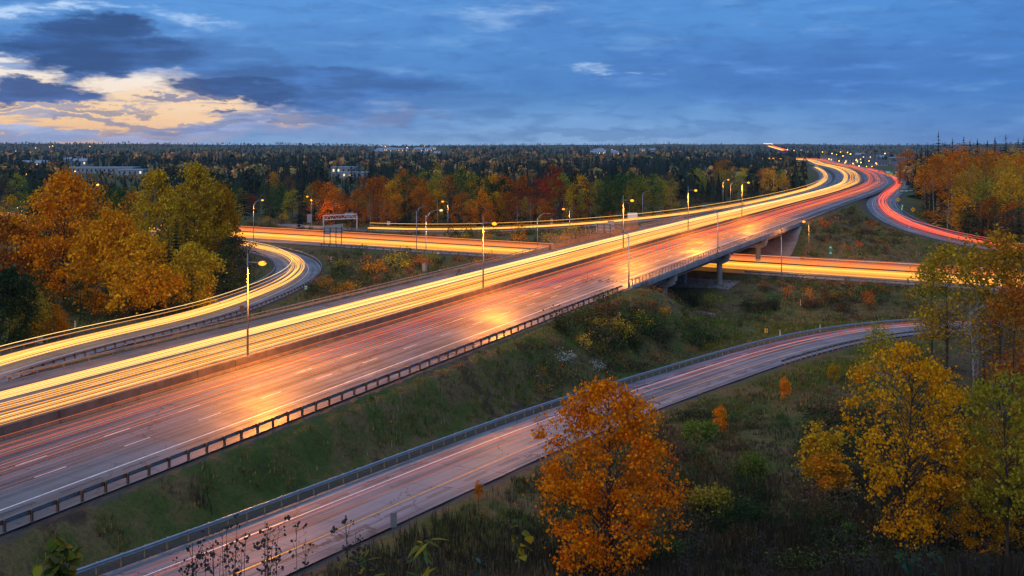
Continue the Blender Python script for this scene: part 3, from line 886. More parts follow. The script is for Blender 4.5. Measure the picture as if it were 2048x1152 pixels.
trails('lower_headlight_trails', 'golden headlight trails on the near lanes of the lower highway', CROSS, 30, CROSS.L - 30, (2.2, 5.9, 9.5, 13.0), gold, 30, .04, 3, gain=.5)
trails('lower_tail_light_trails', 'orange red tail light trails on the far lanes of the lower highway', CROSS, 30, CROSS.L - 30, (-6, -9.7, -13.4), [(2.4, .6, .12), (2.2, .45, .2), (2.6, .8, .2), (1.8, .25, .1)], 20, .036, 4, gain=.5)
trails('loop_headlight_trails', 'bright yellow headlight trails winding round the loop ramp', LOOP, 0, LOOP.L - 6, (0.1,), gold + pale, 13, .05, 5, spread=.8, gain=.6)
trails('back_ramp_headlight_trails', 'thin pale gold headlight trails on the back ramp before the forest', BACK, 48, BACK.L - 6, (0.0,), gold + pale, 12, .05, 6, spread=.8, gain=.6)
trails('merging_tail_light_trails', 'pink and red tail light trails curving up the merging ramp', RIGHT, 0, RIGHT.L - 4, (0.2,), red + pink + [(2.6, .7, .1)], 22, .045, 7, spread=1.1, gain=.7)
trails('exit_ramp_tail_light_trails', 'pink tail light trails along the exit ramp below the hillside', NEAR, 10, NEAR.L - 10, (4.6,), pink + [(2.2, .8, .25)], 4, .018, 8, spread=.8, gain=.42, fade=lambda s: .35 + .65 * float(smooth01(np.array((s - 110) / 90))))

# ------------------------------------------------------------------ lamps
def lamp(label, base, top, arm, rz, style, lit, col=(1.0, .29, .008), power=9000, group='street lamps along the highways', z0=0.0):
    """pole from base up to top metres; arm = reach; rz = heading of the arm"""
    t = thing('street_lamp', label, 'street lamp', base, rz, group)
    pm_ = M['pole'] if style == 'straight' else M['pole_blue']
    mb = MB(); mb.tube([(0, 0, z0), (0, 0, z0 + .25)], .19, 8); put('base', mb.mesh('base', M['concrete']), t)
    hp = top - (.0 if style == 'straight' else 1.4)
    mb = MB(); mb.tube([(0, 0, z0 + .2), (0, 0, z0 + hp)], [.125, .075], 8); put('pole', mb.mesh('pole', pm_, True), t)
    mb = MB()
    if style == 'straight':
        mb.tube([(-.1, 0, hp + .0), (arm, 0, hp + .06)], .06, 6); ex, ez = arm, hp + .06
    else:
        mb.tube([(0, 0, hp - .1), (arm * .28, 0, hp + .75), (arm * .62, 0, hp + 1.25), (arm, 0, hp + 1.38)], [.06, .055, .05, .045], 6)
        mb.tube([(0, 0, hp - 1.1), (arm * .12, 0, hp - .1), (arm * .34, 0, hp + .78)], .035, 5); ex, ez = arm, hp + 1.38
    put('arm', mb.mesh('arm', pm_, True), t)
    mb = MB()
    rings = []
    for (xx, w, h) in ((-.12, .07, .06), (.1, .15, .09), (.45, .2, .11), (.75, .16, .07), (.86, .05, .03)):
        rings.append([(ex + xx, w * cos(a), ez + h * sin(a) * (1 if sin(a) > 0 else .5)) for a in np.linspace(0, 2 * pi, 8, endpoint=False)])
    mb.loft(rings); hd = put('lamp_head', mb.mesh('lamp_head', M['galv_dull'], True), t)
    mb = MB(); rings = []
    R_ = .42 if lit else .14
    for q in np.linspace(-.98, .98, 7):
        rr = R_ * sqrt(1 - q * q); rings.append([(ex + .38 + rr * cos(a), rr * sin(a), ez - .10 + R_ * .62 * q) for a in np.linspace(0, 2 * pi, 10, endpoint=False)])
    mb.loft(rings); put('lens', mb.mesh('lens', M['lens_lit' if lit == 1 else 'lens_white'] if lit else M['lens_off'], True), t)
    if lit:
        ld = bpy.data.lights.new('lamp_light', 'SPOT'); ld.spot_size = radians(172); ld.spot_blend = .22; ld.energy = power; ld.color = col; ld.shadow_soft_size = .25
        lo = bpy.data.objects.new('lamp_light', ld); COL.objects.link(lo); lo.parent = t; lo.location = (ex + .38, 0, ez - .55)
    return t

EAST = 0.0; rt = MAIN.head(ms(150)) - pi / 2
def which(k): return ('nearest', 'second', 'third', 'fourth', 'fifth', 'sixth', 'seventh', 'eighth', 'ninth')[k]
for k, px in enumerate((503, 966, 1247, 1376, 1485, 1553, 1613, 1662, 1698)):
    s = MAIN.s_at_px(px); lit = 1 if k < 7 else 0
    lab = ('lit lamp with short straight arm on the median barrier, %s from the viewer' if lit else 'unlit lamp post on the median of the far curve, %s in its row') % which(k)
    lamp(lab, MAIN.pt(s, 0), 11.4, 1.6, MAIN.head(s) - pi / 2, 'straight', lit, z0=.98, power=38000 if k < 2 else 44000)
WEST = pi
def side_lamp(label, px, R, off, top, arm, rz, lit, style='curved', **k):
    s = R.s_at_px(px, off); return lamp(label, R.pt(s, off, -.1), top, arm, rz, style, lit, **k)
left = MAIN.head(ms(200)) + pi / 2
side_lamp('unlit blue grey lamp at the near end of the bridge railing', 1258, MAIN, 18.9, 10.4, 2.6, left, 0)
side_lamp('unlit lamp with curved arm beside the pier on the bridge railing', 1436, MAIN, 18.9, 10.2, 2.8, left, 0)
side_lamp('tall unlit lamp at the far end of the bridge railing', 1602, MAIN, 18.9, 15.6, 2.6, EAST - .1, 0)
def free_lamp(label, px, y0, z, top_px, arm, rz, lit, style='curved', **k):
    p = at_z(px, y0, z); p.z = ground(p.x, p.y) if road_gap(p.x, p.y) > .5 else z
    h = (y0 - top_px) * p.y / FPX + (z - p.z) ; return lamp(label, p, h, arm, rz, style, lit, **k)
free_lamp('unlit slim lamp in front of the lower highway, right of the bridge pier', 1563, 572, 1.0, 456, 1.2, WEST + 1.2, 0)
free_lamp('lit lamp behind the lower highway, just right of the far bridge end', 1618, 522, 1.5, 443, 1.0, WEST, 1, 'straight', power=6000)
free_lamp('lit lamp on a blue pole between the loop ramp and the lower highway', 507, 482, 1.5, 400, 2.4, EAST + .3, 1)
free_lamp('lit lamp at the forest edge next to the grey cabinet, left of the gantry', 623, 454, 1.5, 393, 1.2, WEST, 1, 'straight')
free_lamp('unlit blue lamp on the near verge of the lower highway, taller one of the pair', 833, 505, 1.5, 413, 2.2, EAST, 0)
free_lamp('lit pale lamp with long curved arm standing in the hollow by the sign box', 852, 560, .5, 420, 3.2, EAST + .2, 2, col=(1.0, .45, .10), power=9000)
free_lamp('unlit pale lamp behind the back ramp, between the two lit ones', 875, 461, 1.7, 402, 1.2, WEST, 0, 'straight')
free_lamp('lit lamp in the strip between the back ramp and the lower highway', 896, 474, 1.6, 403, 1.4, WEST, 1, 'straight')
free_lamp('unlit blue lamp behind the fence screen', 1075, 497, 1.5, 427, 2.6, EAST, 0)
free_lamp('lit lamp with its arm to the left standing behind the end of the fence screen', 1139, 489, 3.0, 418, 1.4, WEST, 1, 'straight')
free_lamp('unlit lamp at the forest edge right of the white sign board', 1285, 438, 4.8, 382, 2.0, EAST, 0)
free_lamp('lit lamp on the bank behind the back ramp, left one of a pair', 1446, 411, 7.4, 359, 1.8, EAST, 1, power=9000)
free_lamp('unlit lamp on the bank behind the back ramp, right one of a pair', 1461, 409, 7.6, 362, 2.2, EAST, 0)
free_lamp('unlit pale lamp in the clearing behind the back ramp curve', 1547, 391, 8.3, 350, 1.4, EAST, 0)

# ------------------------------------------------------------------ vegetation
def leaf_mat(name, trans=.35, var=.85):
    m = bpy.data.materials.new(name); m.use_nodes = True; m.node_tree.nodes.clear(); T = NT(m.node_tree)
    oc = T.new('ShaderNodeObjectInfo').outputs['Color']
    rnd = T.new('ShaderNodeNewGeometry').outputs['Random Per Island']
    tc = T.new('ShaderNodeTexCoord').outputs['Object']
    n = T.noise(tc, .55, 3, .6)
    h = T.new('ShaderNodeHueSaturation')
    T.l.new(T.m('ADD', .468, T.m('ADD', T.m('MULTIPLY', rnd, .03), T.m('MULTIPLY', n, .05))), h.inputs['Hue'])
    T.l.new(T.m('ADD', 1 - var * .5, T.m('MULTIPLY', T.m('FRACT', T.m('MULTIPLY', rnd, 7.13)), var)), h.inputs['Value'])
    T.l.new(oc, h.inputs['Color'])
    d = T.new('ShaderNodeBsdfDiffuse'); t = T.new('ShaderNodeBsdfTranslucent'); mx = T.new('ShaderNodeMixShader'); o = T.new('ShaderNodeOutputMaterial')
    T.l.new(h.outputs[0], d.inputs['Color']); T.l.new(h.outputs[0], t.inputs['Color'])
    mx.inputs[0].default_value = trans
    T.l.new(d.outputs[0], mx.inputs[1]); T.l.new(t.outputs[0], mx.inputs[2]); T.l.new(mx.outputs[0], o.inputs['Surface'])
    return m
M['leaf'] = leaf_mat('autumn_leaves')
M['needle'] = leaf_mat('conifer_needles', .12, .7)
M['bark'] = simple('dark_bark', (.055, .042, .034), .9, var=.5, scale=3)
M['birch'] = simple('pale_birch_bark', (.36, .35, .34), .8, var=.6, scale=2.2, c2=(.10, .095, .09))

ORANGE = (.72, .19, .008); GOLD = (.72, .32, .012); YELLOW = (.68, .42, .025); RUST = (.46, .12, .01); RED = (.34, .035, .015); LIME = (.34, .28, .03)
GREEN = (.075, .12, .028); DARKG = (.035, .06, .022); SPRUCE = (.022, .042, .024); BROWN = (.12, .085, .055); GREY = (.105, .088, .08); PALE = (.42, .46, .42)

def cards(C, size, q, long=.62, wide=.44, up=0.0):
    """one small rhombic leaf per centre"""
    n = len(C)
    a = q.normal(size=(n, 3)); a[:, 2] *= 1 - up; a /= np.linalg.norm(a, axis=1)[:, None]
    b = q.normal(size=(n, 3)); b -= (b * a).sum(1)[:, None] * a; b /= np.linalg.norm(b, axis=1)[:, None]
    s = (size * q.uniform(.65, 1.35, n))[:, None]
    nn = np.cross(a, b) * .12
    V = np.stack([C - a * s * long, C + b * s * wide + nn * s, C + a * s * long, C - b * s * wide + nn * s], 1).reshape(-1, 3)
    return V, np.arange(4 * n).reshape(-1, 4)

def crown_points(shape, h, r, h0, nclus, nleaf, q, flat=.65, shell=.3, rc=.2, lobes=5, lobe_amp=1.0):
    t = q.beta(1.5, 1.3, nclus)
    prof = {'round': lambda t: np.sqrt(np.clip(1 - (1.85 * t - .80) ** 2, 0.02, 1)) , 'oval': lambda t: np.sin(np.pi * np.clip(t * .88 + .1, 0, 1)) ** .8,
            'vase': lambda t: np.clip(.35 + 1.1 * t, 0, 1) * np.sqrt(np.clip(1 - t ** 4, .02, 1)), 'cone': lambda t: .12 + .9 * (1 - t) ** .85, 'column': lambda t: .5 + .5 * np.sin(np.pi * np.clip(t, 0, 1))}[shape](t)
    an = q.uniform(0, 2 * pi, nclus); ph = q.uniform(0, 6.28, 3)
    lob = 1 + lobe_amp * (.16 * np.sin(lobes * an + ph[0] + 3 * t) + .12 * np.sin(3 * an + ph[1] - 5 * t))
    rad = r * prof * lob * np.sqrt(q.uniform(shell, 1, nclus))
    C = np.stack([rad * np.cos(an), rad * np.sin(an), h0 + (h - h0) * t], 1)
    sizes = q.dirichlet(np.full(nclus, 3.0)) * nleaf
    P = []
    for c, k in zip(C, sizes.astype(int)):
        g = q.normal(size=(max(3, k), 3)) * (r * rc * q.uniform(.6, 1.3)); g[:, 2] *= flat; g[:, 2] -= .12 * (g[:, 0] ** 2 + g[:, 1] ** 2) / (r * rc)
        P.append(c + g)
    return C, np.concatenate(P)

def trunk_mesh(name, h, r0, C, m, q, nb=14, lean=.03, fork=.35, thin=.035, top=.92):
    mb = MB()
    ax = [Vector((lean * h * sin(2.1 * t + 1) * t, lean * h * cos(3 * t) * t, -.4 + (h * top + .4) * t)) for t in np.linspace(0, 1, 8)]
    mb.tube(ax, [max(thin * .5, r0 * (1.15 - 1.1 * t ** .8)) for t in np.linspace(0, 1, 8)], 7)
    idx = q.choice(len(C), min(nb, len(C)), replace=False)
    for i in idx:
        c = Vector(C[i]); zz = max(h * .16, c.z - fork * (hypot(c.x, c.y) * 1.25 + .06 * h)); zz = min(zz, h * top * .9)
        t = (zz + .4) / (h * top + .4); k = min(6, int(t * 7)); f = t * 7 - k
        b = ax[k].lerp(ax[k + 1], min(1, max(0, f)))
        mid = b.lerp(c, .5) + Vector((q.normal(0, .03) * h, q.normal(0, .03) * h, .02 * h))
        rr = max(thin, r0 * (1 - t) * .5)
        mb.tube([b, mid, c], [rr, rr * .65, thin * .5], 5, cap=False)
    return mb.mesh(name, m, True)

class Proto: pass
def broadleaf(seed, shape='round', h=18., r=5.5, h0=5., nclus=60, nleaf=1300, leaf=.42, bark='bark', rc=.2, flat=.65, shell=.3, nb=14, r0=None, fork=.35, long=.62, wide=.44, lobes=5, top=.9):
    q = np.random.default_rng(seed); p = Proto(); p.h = h; p.r = r
    C, P = crown_points(shape, h, r, h0, nclus, nleaf, q, flat, shell, rc, lobes)
    V, F = cards(P, leaf, q, long, wide)
    p.crown = np_mesh('crown', V, F, M['leaf'])
    p.trunk = trunk_mesh('trunk', h, r0 or h * .014, C, M[bark], q, nb, fork=fork, top=top)
    return p

def conifer(seed, h=18., r=3.0, tiers=22, per=8, m='needle', droop=.28):
    q = np.random.default_rng(seed); p = Proto(); p.h = h; p.r = r
    V = []; F = []
    for i in range(tiers):
        t = i / (tiers - 1); z = h * (.06 + .93 * t ** .92); rr = r * (1 - t) ** .8 * (.8 + .4 * q.random()) + .12
        for k in range(max(4, int(per * (1 - t * .45)))):
            an = q.uniform(0, 2 * pi); L = rr * q.uniform(.6, 1.12); dx, dy = cos(an), sin(an)
            wd = .17 * L + .16
            for (f0, f1) in ((.02, .5), (.42, 1.0)):
                a0 = Vector((dx * L * f0, dy * L * f0, z - droop * L * f0 ** 1.3)); a1 = Vector((dx * L * f1, dy * L * f1, z - droop * L * f1 ** 1.3 + .05 * L * f1))
                sx, sy = -dy * wd, dx * wd; w1 = .35 if f1 == 1.0 else 1.1
                jz = q.normal(0, .05 * L)
                b = len(V); V += [a0 + Vector((sx, sy, -wd * .5)), a0 - Vector((sx, sy, wd * .5)), a1 - Vector((sx * w1, sy * w1, wd * .5 - jz)), a1 + Vector((sx * w1, sy * w1, jz - wd * .5))]
                F.append((b, b + 1, b + 2, b + 3))
    V.append(Vector((0, 0, h * 1.03))); b = len(V); V += [Vector((.14, 0, h * .93)), Vector((-.1, .1, h * .93))]; V.append(Vector((-.1, -.12, h * .93)))
    F.append((b - 1, b, b + 1, b + 2))
    p.crown = np_mesh('crown', np.array([tuple(v) for v in V]), np.array(F), M[m])
    mb = MB(); mb.tube([(0, 0, -.4), (0, 0, h * .5), (0, 0, h * .96)], [h * .013, h * .008, .03], 6); p.trunk = mb.mesh('trunk', M['bark'])
    return p

def plant(name, p, x, y, h, col, label, cat='tree', group=None, w=1.0, rz=None, sink=0.0, z=None):
    t = thing(name, label, cat, (x, y, (ground(x, y) if z is None else z) - sink), random.uniform(0, 6.28) if rz is None else rz, group)
    k = h / p.h; t.scale = (k * w, k * w, k)
    if p.trunk: put('trunk', p.trunk, t)
    c = put('crown', p.crown, t); c.color = tuple(col) + (1,)
    return t

def vary(c, a=.18):
    k = random.uniform(1 - a, 1 + a); return (min(.8, c[0] * k * random.uniform(.9, 1.1)), c[1] * k * random.uniform(.85, 1.15), c[2] * k)

# kinds that repeat in the forests
P_ROUND = [broadleaf(100 + i, 'round', 17, 4.8, 2.6, 56, 1700, .42) for i in range(3)]
P_OVAL = [broadleaf(110 + i, 'oval', 18, 3.8, 3.0, 46, 1250, .40, bark='birch', rc=.24) for i in range(3)]
P_POPL = [broadleaf(120 + i, 'cone', 18, 3.4, 3.0, 44, 1000, .36, rc=.24, flat=.9) for i in range(2)]
P_BARE = [broadleaf(130 + i, 'vase', 17, 4.2, 5.0, 40, 900, .42, rc=.26, long=.9, wide=.07, nb=30, flat=1.1, bark=('birch' if i == 0 else 'bark')) for i in range(3)]
P_SPAR = [broadleaf(140 + i, 'oval', 18, 3.9, 6.0, 34, 420, .36, bark='birch', rc=.22, nb=22) for i in range(2)]
P_TALL = [broadleaf(150 + i, 'oval', 24, 4.6, 10.5, 56, 1900, .38, bark='birch', rc=.22, nb=12, r0=.22) for i in range(3)]
P_SPRU = [conifer(160 + i, 18, 2.7 + .5 * i, 20 + 3 * i) for i in range(3)]
P_BUSH = []
for i in range(4):
    q = np.random.default_rng(170 + i); p = Proto(); p.h = 2.0; p.r = 1.5
    C, P = crown_points('round', 2.0, 1.45, .1, 16, 420, q, .8, .15, .26, 4); V, F = cards(P, .15, q); p.crown = np_mesh('crown', V, F, M['leaf'])
    mb = MB()
    for c in C[:7]: mb.tube([(q.normal(0, .08), q.normal(0, .08), -.15), (c[0] * .5, c[1] * .5, c[2] * .55), tuple(c)], [.03, .02, .01], 4, cap=False)
    p.trunk = mb.mesh('stems', M['bark']); P_BUSH.append(p)

WORD = {}
def kind_words():
    for lst, wd in ((P_ROUND, 'round crowned'), (P_OVAL, 'slender pale trunked'), (P_POPL, 'pointed'), (P_BARE, 'leafless'), (P_SPAR, 'thinly leaved'), (P_SPRU, 'spiky'), (P_TALL, 'tall trunked')):
        for p in lst: WORD[id(p)] = wd
kind_words()
TONE = {ORANGE: 'orange', GOLD: 'golden', YELLOW: 'yellow', RUST: 'rust brown', RED: 'dark red', LIME: 'yellow green', GREEN: 'green', DARKG: 'dark green', SPRUCE: 'blackish green', BROWN: 'brown', GREY: 'grey'}
NAME = {}
for lst, nm in ((P_ROUND, 'maple_tree'), (P_OVAL, 'aspen_tree'), (P_POPL, 'poplar_tree'), (P_BARE, 'bare_tree'), (P_SPAR, 'birch_tree'), (P_SPRU, 'spruce_tree'), (P_TALL, 'birch_tree')):
    for p in lst: NAME[id(p)] = nm
def tell(p, c, where): return '%s %s tree %s' % (TONE.get(tuple(c), 'muted'), WORD.get(id(p), 'round crowned'), where)
# ---- large trees one can point at: left cluster beyond the loop ramp
big = lambda seed, **k: broadleaf(seed, **k)
def at(px, Y): return (px - CX) / FPX * Y, Y
def tree(name, p, px, Y, ytop, col, label, w=1.0, group=None, cat='tree', sink=0.0):
    x_, y_ = at(px, Y); g = ground(x_, y_)
    h = (CAMZ - (ytop - HY) * Y / FPX) - g
    return plant(name, p, x_, y_, max(.4, h), col, label, cat, group, w, sink=sink)
L1 = big(201, shape='round', h=23, r=8.0, h0=2.0, nclus=150, nleaf=16000, leaf=.42, rc=.13, nb=26)
L2 = big(202, shape='round', h=15, r=5.8, h0=1.0, nclus=110, nleaf=10000, leaf=.38, rc=.14, nb=22)
L3 = big(203, shape='oval', h=23, r=5.2, h0=2.5, nclus=100, nleaf=9000, leaf=.40, rc=.17, nb=22, bark='birch')
L4 = big(204, shape='oval', h=24, r=6.2, h0=2.0, nclus=120, nleaf=12000, leaf=.40, rc=.15, nb=24)
L5 = big(205, shape='round', h=11, r=4.6, h0=.6, nclus=90, nleaf=7000, leaf=.34, rc=.16, nb=18)
tree('maple_tree', L1, 130, 205, 352, (.78, .25, .008), 'largest orange maple of the left-hand woods, with a broad domed crown', w=.95)
tree('maple_tree', L2, 222, 192, 425, (.76, .29, .010), 'broad amber maple in front of the largest orange maple, beside the loop ramp woods', w=.85)
tree('aspen_tree', L3, 312, 226, 342, (.60, .35, .018), 'tall yellow tree right of the largest orange maple', w=.85)
tree('aspen_tree', L4, 392, 236, 330, (.54, .32, .018), 'tallest yellow green tree at the right end of the left-hand woods', w=.85)
tree('maple_tree', L2, 440, 244, 372, (.48, .22, .012), 'orange tree closing the right end of the left-hand woods by the lower highway', w=.55)
tree('maple_tree', L5, 282, 186, 474, (.78, .34, .012), 'golden low maple in the middle of the left-hand woods, near the verge')
tree('maple_tree', L5, 382, 196, 492, (.68, .40, .02), 'small golden tree under the tall yellow green tree, near the loop')
tree('maple_tree', L5, 15, 205, 440, (.42, .12, .015), 'red orange tree cut by the left edge, behind the dark evergreen')
tree('spruce_tree', P_SPRU[2], 352, 210, 430, SPRUCE, 'dark spruce between the golden trees of the left-hand woods')
for (px, Y, yt) in ((338, 206, 455), (372, 222, 440), (428, 226, 470), (448, 220, 500), (240, 222, 440)):
    tree('spruce_tree', P_SPRU[1], px, Y, yt, SPRUCE, 'dark young spruce in the gaps of the left-hand woods', w=1.1, group='young spruces in the left-hand woods')
tree('oak_tree', L5, 300, 205, 500, (.26, .07, .02), 'dull red tree low in the left-hand woods', w=.9)
tree('bushy_evergreen', L2, 18, 150, 540, DARKG, 'dark green bushy tree cut by the left edge, nearest the loop ramp', w=.8)
tree('willow_tree', L5, 62, 156, 585, LIME, 'yellow green bushy tree beside the dark one at the left edge', w=1.0)
tree('maple_tree', L5, 112, 158, 612, (.40, .18, .015), 'small orange brown tree right of the yellow green bush at the left', w=.8)
for i, (px, Y, yt, c) in enumerate(((235, 216, 520, DARKG), (330, 200, 545, DARKG), (440, 214, 500, GREEN), (462, 222, 478, DARKG), (408, 200, 560, GREEN), (160, 186, 560, DARKG), (70, 190, 540, DARKG), (250, 180, 590, DARKG), (350, 182, 590, DARKG), (20, 168, 610, DARKG), (470, 232, 470, BROWN))):
    tree('understorey_tree', random.choice(P_ROUND), px, Y, yt, vary(c), 'dark green understorey tree at the foot of the left-hand woods', w=1.25, group='understorey of the left-hand woods')
for i in range(44):
    px = random.uniform(-10, 452); Y = random.uniform(246, 335)
    if px > 440: continue
    pp, cc = random.choice(P_ROUND + P_OVAL + P_SPAR), random.choice((ORANGE, GOLD, LIME, GREEN, RUST, DARKG, DARKG, GREEN)); tree(NAME[id(pp)], pp, px, Y, random.uniform(368, 425), vary(cc), tell(pp, cc, 'deep in the left-hand woods'), group='trees deep in the left-hand woods')

# ---- forest edge behind the back ramp
def belt(px0, px1, n, dY, tops, kinds, label, group, name='forest_tree'):
    for i in range(n):
        px = px0 + (px1 - px0) * (i + random.uniform(.1, .9)) / n
        s = BACK.s_at_px(min(max(px, 600), 1500)); p_ = BACK.pt(s)
        Y = p_.y + random.uniform(*dY) if px > 600 else CROSS.pt(CROSS.s_at_px(px)).y + 18 + random.uniform(*dY)
        pr, c = random.choice(kinds)
        pp = random.choice(pr); tree(NAME.get(id(pp), name), pp, px, Y, random.uniform(*tops), vary(c), tell(pp, c, label), group=group, w=random.uniform(.85, 1.15))
belt(468, 590, 13, (40, 90), (365, 392), ((P_ROUND, GREEN), (P_ROUND, LIME), (P_BARE, GREY), (P_ROUND, RED), (P_ROUND, GREEN)), 'behind the scrubby clearing left of the grey cabinet', 'trees behind the scrubby clearing')
belt(590, 735, 10, (16, 34), (362, 392), ((P_ROUND, ORANGE), (P_ROUND, RUST), (P_OVAL, LIME), (P_SPRU, SPRUCE)), 'of the front row behind the gantry', 'forest edge behind the gantry')
belt(600, 735, 12, (26, 60), (345, 380), ((P_SPRU, SPRUCE), (P_SPRU, SPRUCE), (P_BARE, GREY)), 'of the back rows behind the gantry', 'dark trees behind the gantry', 'spruce_tree')
belt(730, 1000, 19, (12, 26), (372, 408), ((P_ROUND, ORANGE), (P_ROUND, GOLD), (P_ROUND, RUST), (P_BARE, GREY), (P_SPAR, RUST), (P_ROUND, DARKG), (P_SPRU, SPRUCE)), 'in the front row behind the back ramp', 'front row behind the back ramp')
belt(720, 1010, 30, (26, 60), (338, 366), ((P_ROUND, RUST), (P_ROUND, GOLD), (P_BARE, GREY), (P_OVAL, LIME), (P_POPL, YELLOW), (P_SPRU, SPRUCE), (P_SPRU, SPRUCE), (P_ROUND, GREEN), (P_ROUND, RUST)), 'in the middle of the forest wall', 'middle of the forest wall')
belt(1000, 1190, 13, (12, 26), (385, 415), ((P_BARE, GREY), (P_SPAR, RUST), (P_ROUND, RUST), (P_POPL, LIME)), 'in the front row behind the fence screen', 'thin front row by the fence screen')
belt(1000, 1200, 24, (26, 62), (342, 372), ((P_BARE, GREY), (P_BARE, (.14, .07, .06)), (P_ROUND, RED), (P_ROUND, RUST), (P_OVAL, LIME), (P_BARE, GREY), (P_SPRU, SPRUCE), (P_OVAL, GOLD), (P_ROUND, DARKG)), 'in the forest wall above the fence screen', 'dark red and leafless trees')
belt(1190, 1345, 24, (16, 60), (345, 375), ((P_OVAL, LIME), (P_POPL, LIME), (P_OVAL, (.40, .32, .03)), (P_ROUND, GREEN), (P_OVAL, LIME)), 'at the right end of the forest wall', 'yellow green aspens')
belt(600, 1340, 30, (14, 40), (398, 424), ((P_ROUND, DARKG), (P_ROUND, BROWN), (P_ROUND, DARKG), (P_ROUND, RUST)), 'low in the shade of the forest wall', 'undergrowth trees of the forest wall')
tree('poplar_tree', P_POPL[0], 1137, 414, 376, YELLOW, 'left of two pointed yellow poplars in front of the forest, behind the lit lamp', w=.9)
tree('poplar_tree', P_POPL[1], 1162, 414, 379, LIME, 'right of two pointed yellow poplars in front of the forest', w=.85)
tree('poplar_tree', P_POPL[1], 924, 480, 328, YELLOW, 'pointed bright yellow poplar standing above the middle of the forest wall', w=1.1)
tree('poplar_tree', P_POPL[0], 876, 480, 324, (.5, .3, .03), 'pointed golden poplar rising above the forest wall left of the bright yellow one', w=1.1)
tree('maple_tree', P_ROUND[1], 1105, 470, 332, (.24, .05, .02), 'dark crimson maple with a wide top in the forest wall', w=1.2)
# clearing and trees behind the curve of the back ramp
for i in range(46):
    px = random.uniform(1335, 1590); Y = random.uniform(540, 720)
    pp, cc = random.choice(P_ROUND + P_OVAL + P_BARE), random.choice((LIME, YELLOW, LIME, GOLD, ORANGE, BROWN, GREEN)); tree(NAME[id(pp)], pp, px, Y, random.uniform(338, 356) - (px - 1340) * .02, vary(cc), tell(pp, cc, 'beyond the clearing behind the back ramp'), group='trees beyond the clearing')
tree('maple_tree', P_ROUND[0], 1447, 640, 318, (.42, .15, .02), 'rust orange maple standing highest beyond the clearing', w=1.2)
for i in range(12):
    px = random.uniform(1490, 1612); Y = random.uniform(780, 1100)
    pp, cc = random.choice(P_ROUND + P_SPRU + P_BARE), random.choice((DARKG, RUST, SPRUCE, BROWN, DARKG)); tree(NAME[id(pp)], pp, px, Y, random.uniform(312, 326), vary(cc), tell(pp, cc, 'where the highway vanishes behind the woods'), group='dark trees by the vanishing curve')
# spruce wood behind
for i in range(92):
    px = random.uniform(560, 1600); Y = random.uniform(640, 1000)
    tree('spruce_tree', random.choice(P_SPRU), px, Y, random.uniform(306, 326), vary(SPRUCE), 'dark spruce in the long spruce wood behind the autumn trees', group='spruce wood', w=1.25)
for (px, Y, yt) in ((330, 430, 300), (385, 470, 322), (396, 500, 330), (420, 470, 324), (437, 480, 327), (488, 470, 328), (505, 500, 334), (537, 460, 333), (560, 520, 336), (605, 440, 322), (654, 455, 326), (690, 470, 345), (248, 520, 340), (300, 480, 332)):
    tree('spruce_tree', random.choice(P_SPRU), px, Y, yt, vary(SPRUCE), 'dark spruce spike rising from the woods left of the middle', group='spruce spikes on the left', w=1.0)
for i in range(34):
    px = random.uniform(-20, 600); Y = random.uniform(430, 640)
    if 120 < px < 300 and Y < 620: yt = random.uniform(362, 385)
    else: yt = random.uniform(345, 375)
    pp, cc = random.choice(P_ROUND + P_OVAL + P_BARE), random.choice((GREEN, DARKG, GREEN, RUST, LIME, GOLD, BROWN)); tree(NAME[id(pp)], pp, px, Y, yt, vary(cc), tell(pp, cc, 'between the town and the left-hand maples'), group='woods before the town')

# ---- right-hand woods beyond the merging ramp
lab = 'pale trunked tall tree of the right-hand woods above the merging ramp'
for i, (px, Y, yt, c) in enumerate(((1868, 372, 312, RUST), (1885, 400, 296, ORANGE), (1905, 360, 322, (.50, .19, .02)), (1925, 395, 292, ORANGE), (1942, 350, 330, (.48, .32, .03)), (1962, 380, 296, (.5, .2, .015)), (1985, 400, 300, ORANGE), (2008, 352, 318, (.50, .33, .03)), (2030, 380, 296, GOLD), (2046, 345, 330, (.50, .28, .02)), (2062, 370, 300, ORANGE), (1850, 395, 330, GOLD), (2020, 330, 345, GOLD), (1975, 340, 350, LIME), (1895, 385, 318, ORANGE), (1915, 410, 304, RUST), (1950, 400, 312, ORANGE), (1998, 410, 306, RUST), (2018, 390, 310, ORANGE), (2040, 410, 306, (.60, .24, .012)), (1875, 420, 308, GOLD), (1935, 372, 345, GOLD))):
    tree('birch_tree', P_TALL[i % 3], px, Y, yt, vary(c, .1), '%s %s' % (TONE.get(c, ('golden' if c[1] > .24 else 'amber')), lab), group='tall trees of the right-hand woods', w=1.15)
for i in range(40):
    px = random.uniform(1845, 2080); Y = random.uniform(372, 440)
    pp, cc = random.choice(P_BARE + P_ROUND + P_SPRU), random.choice((DARKG, BROWN, RUST, SPRUCE, DARKG)); tree(NAME[id(pp)], pp, px, Y, random.uniform(330, 380), vary(cc), tell(pp, cc, 'low among the pale trunks on the right'), group='understorey of the right-hand woods')
for i in range(26):
    px = random.uniform(1862, 2075); pp, cc = random.choice(P_ROUND + P_BARE[:1] + P_SPRU[:1]), random.choice((DARKG, DARKG, RUST, BROWN, GREEN, GOLD)); tree(NAME[id(pp)], pp, px, RIGHT.pt(RIGHT.s_at_px(min(px, 2200))).y + random.uniform(9, 26), random.uniform(385, 428), vary(cc), tell(pp, cc, 'at the front foot of the right-hand woods'), group='front foot of the right-hand woods', w=1.3)
tree('spruce_tree', P_SPRU[1], 1877, 440, 264, SPRUCE, 'tallest dark spruce standing clear of the right-hand woods', w=1.3)
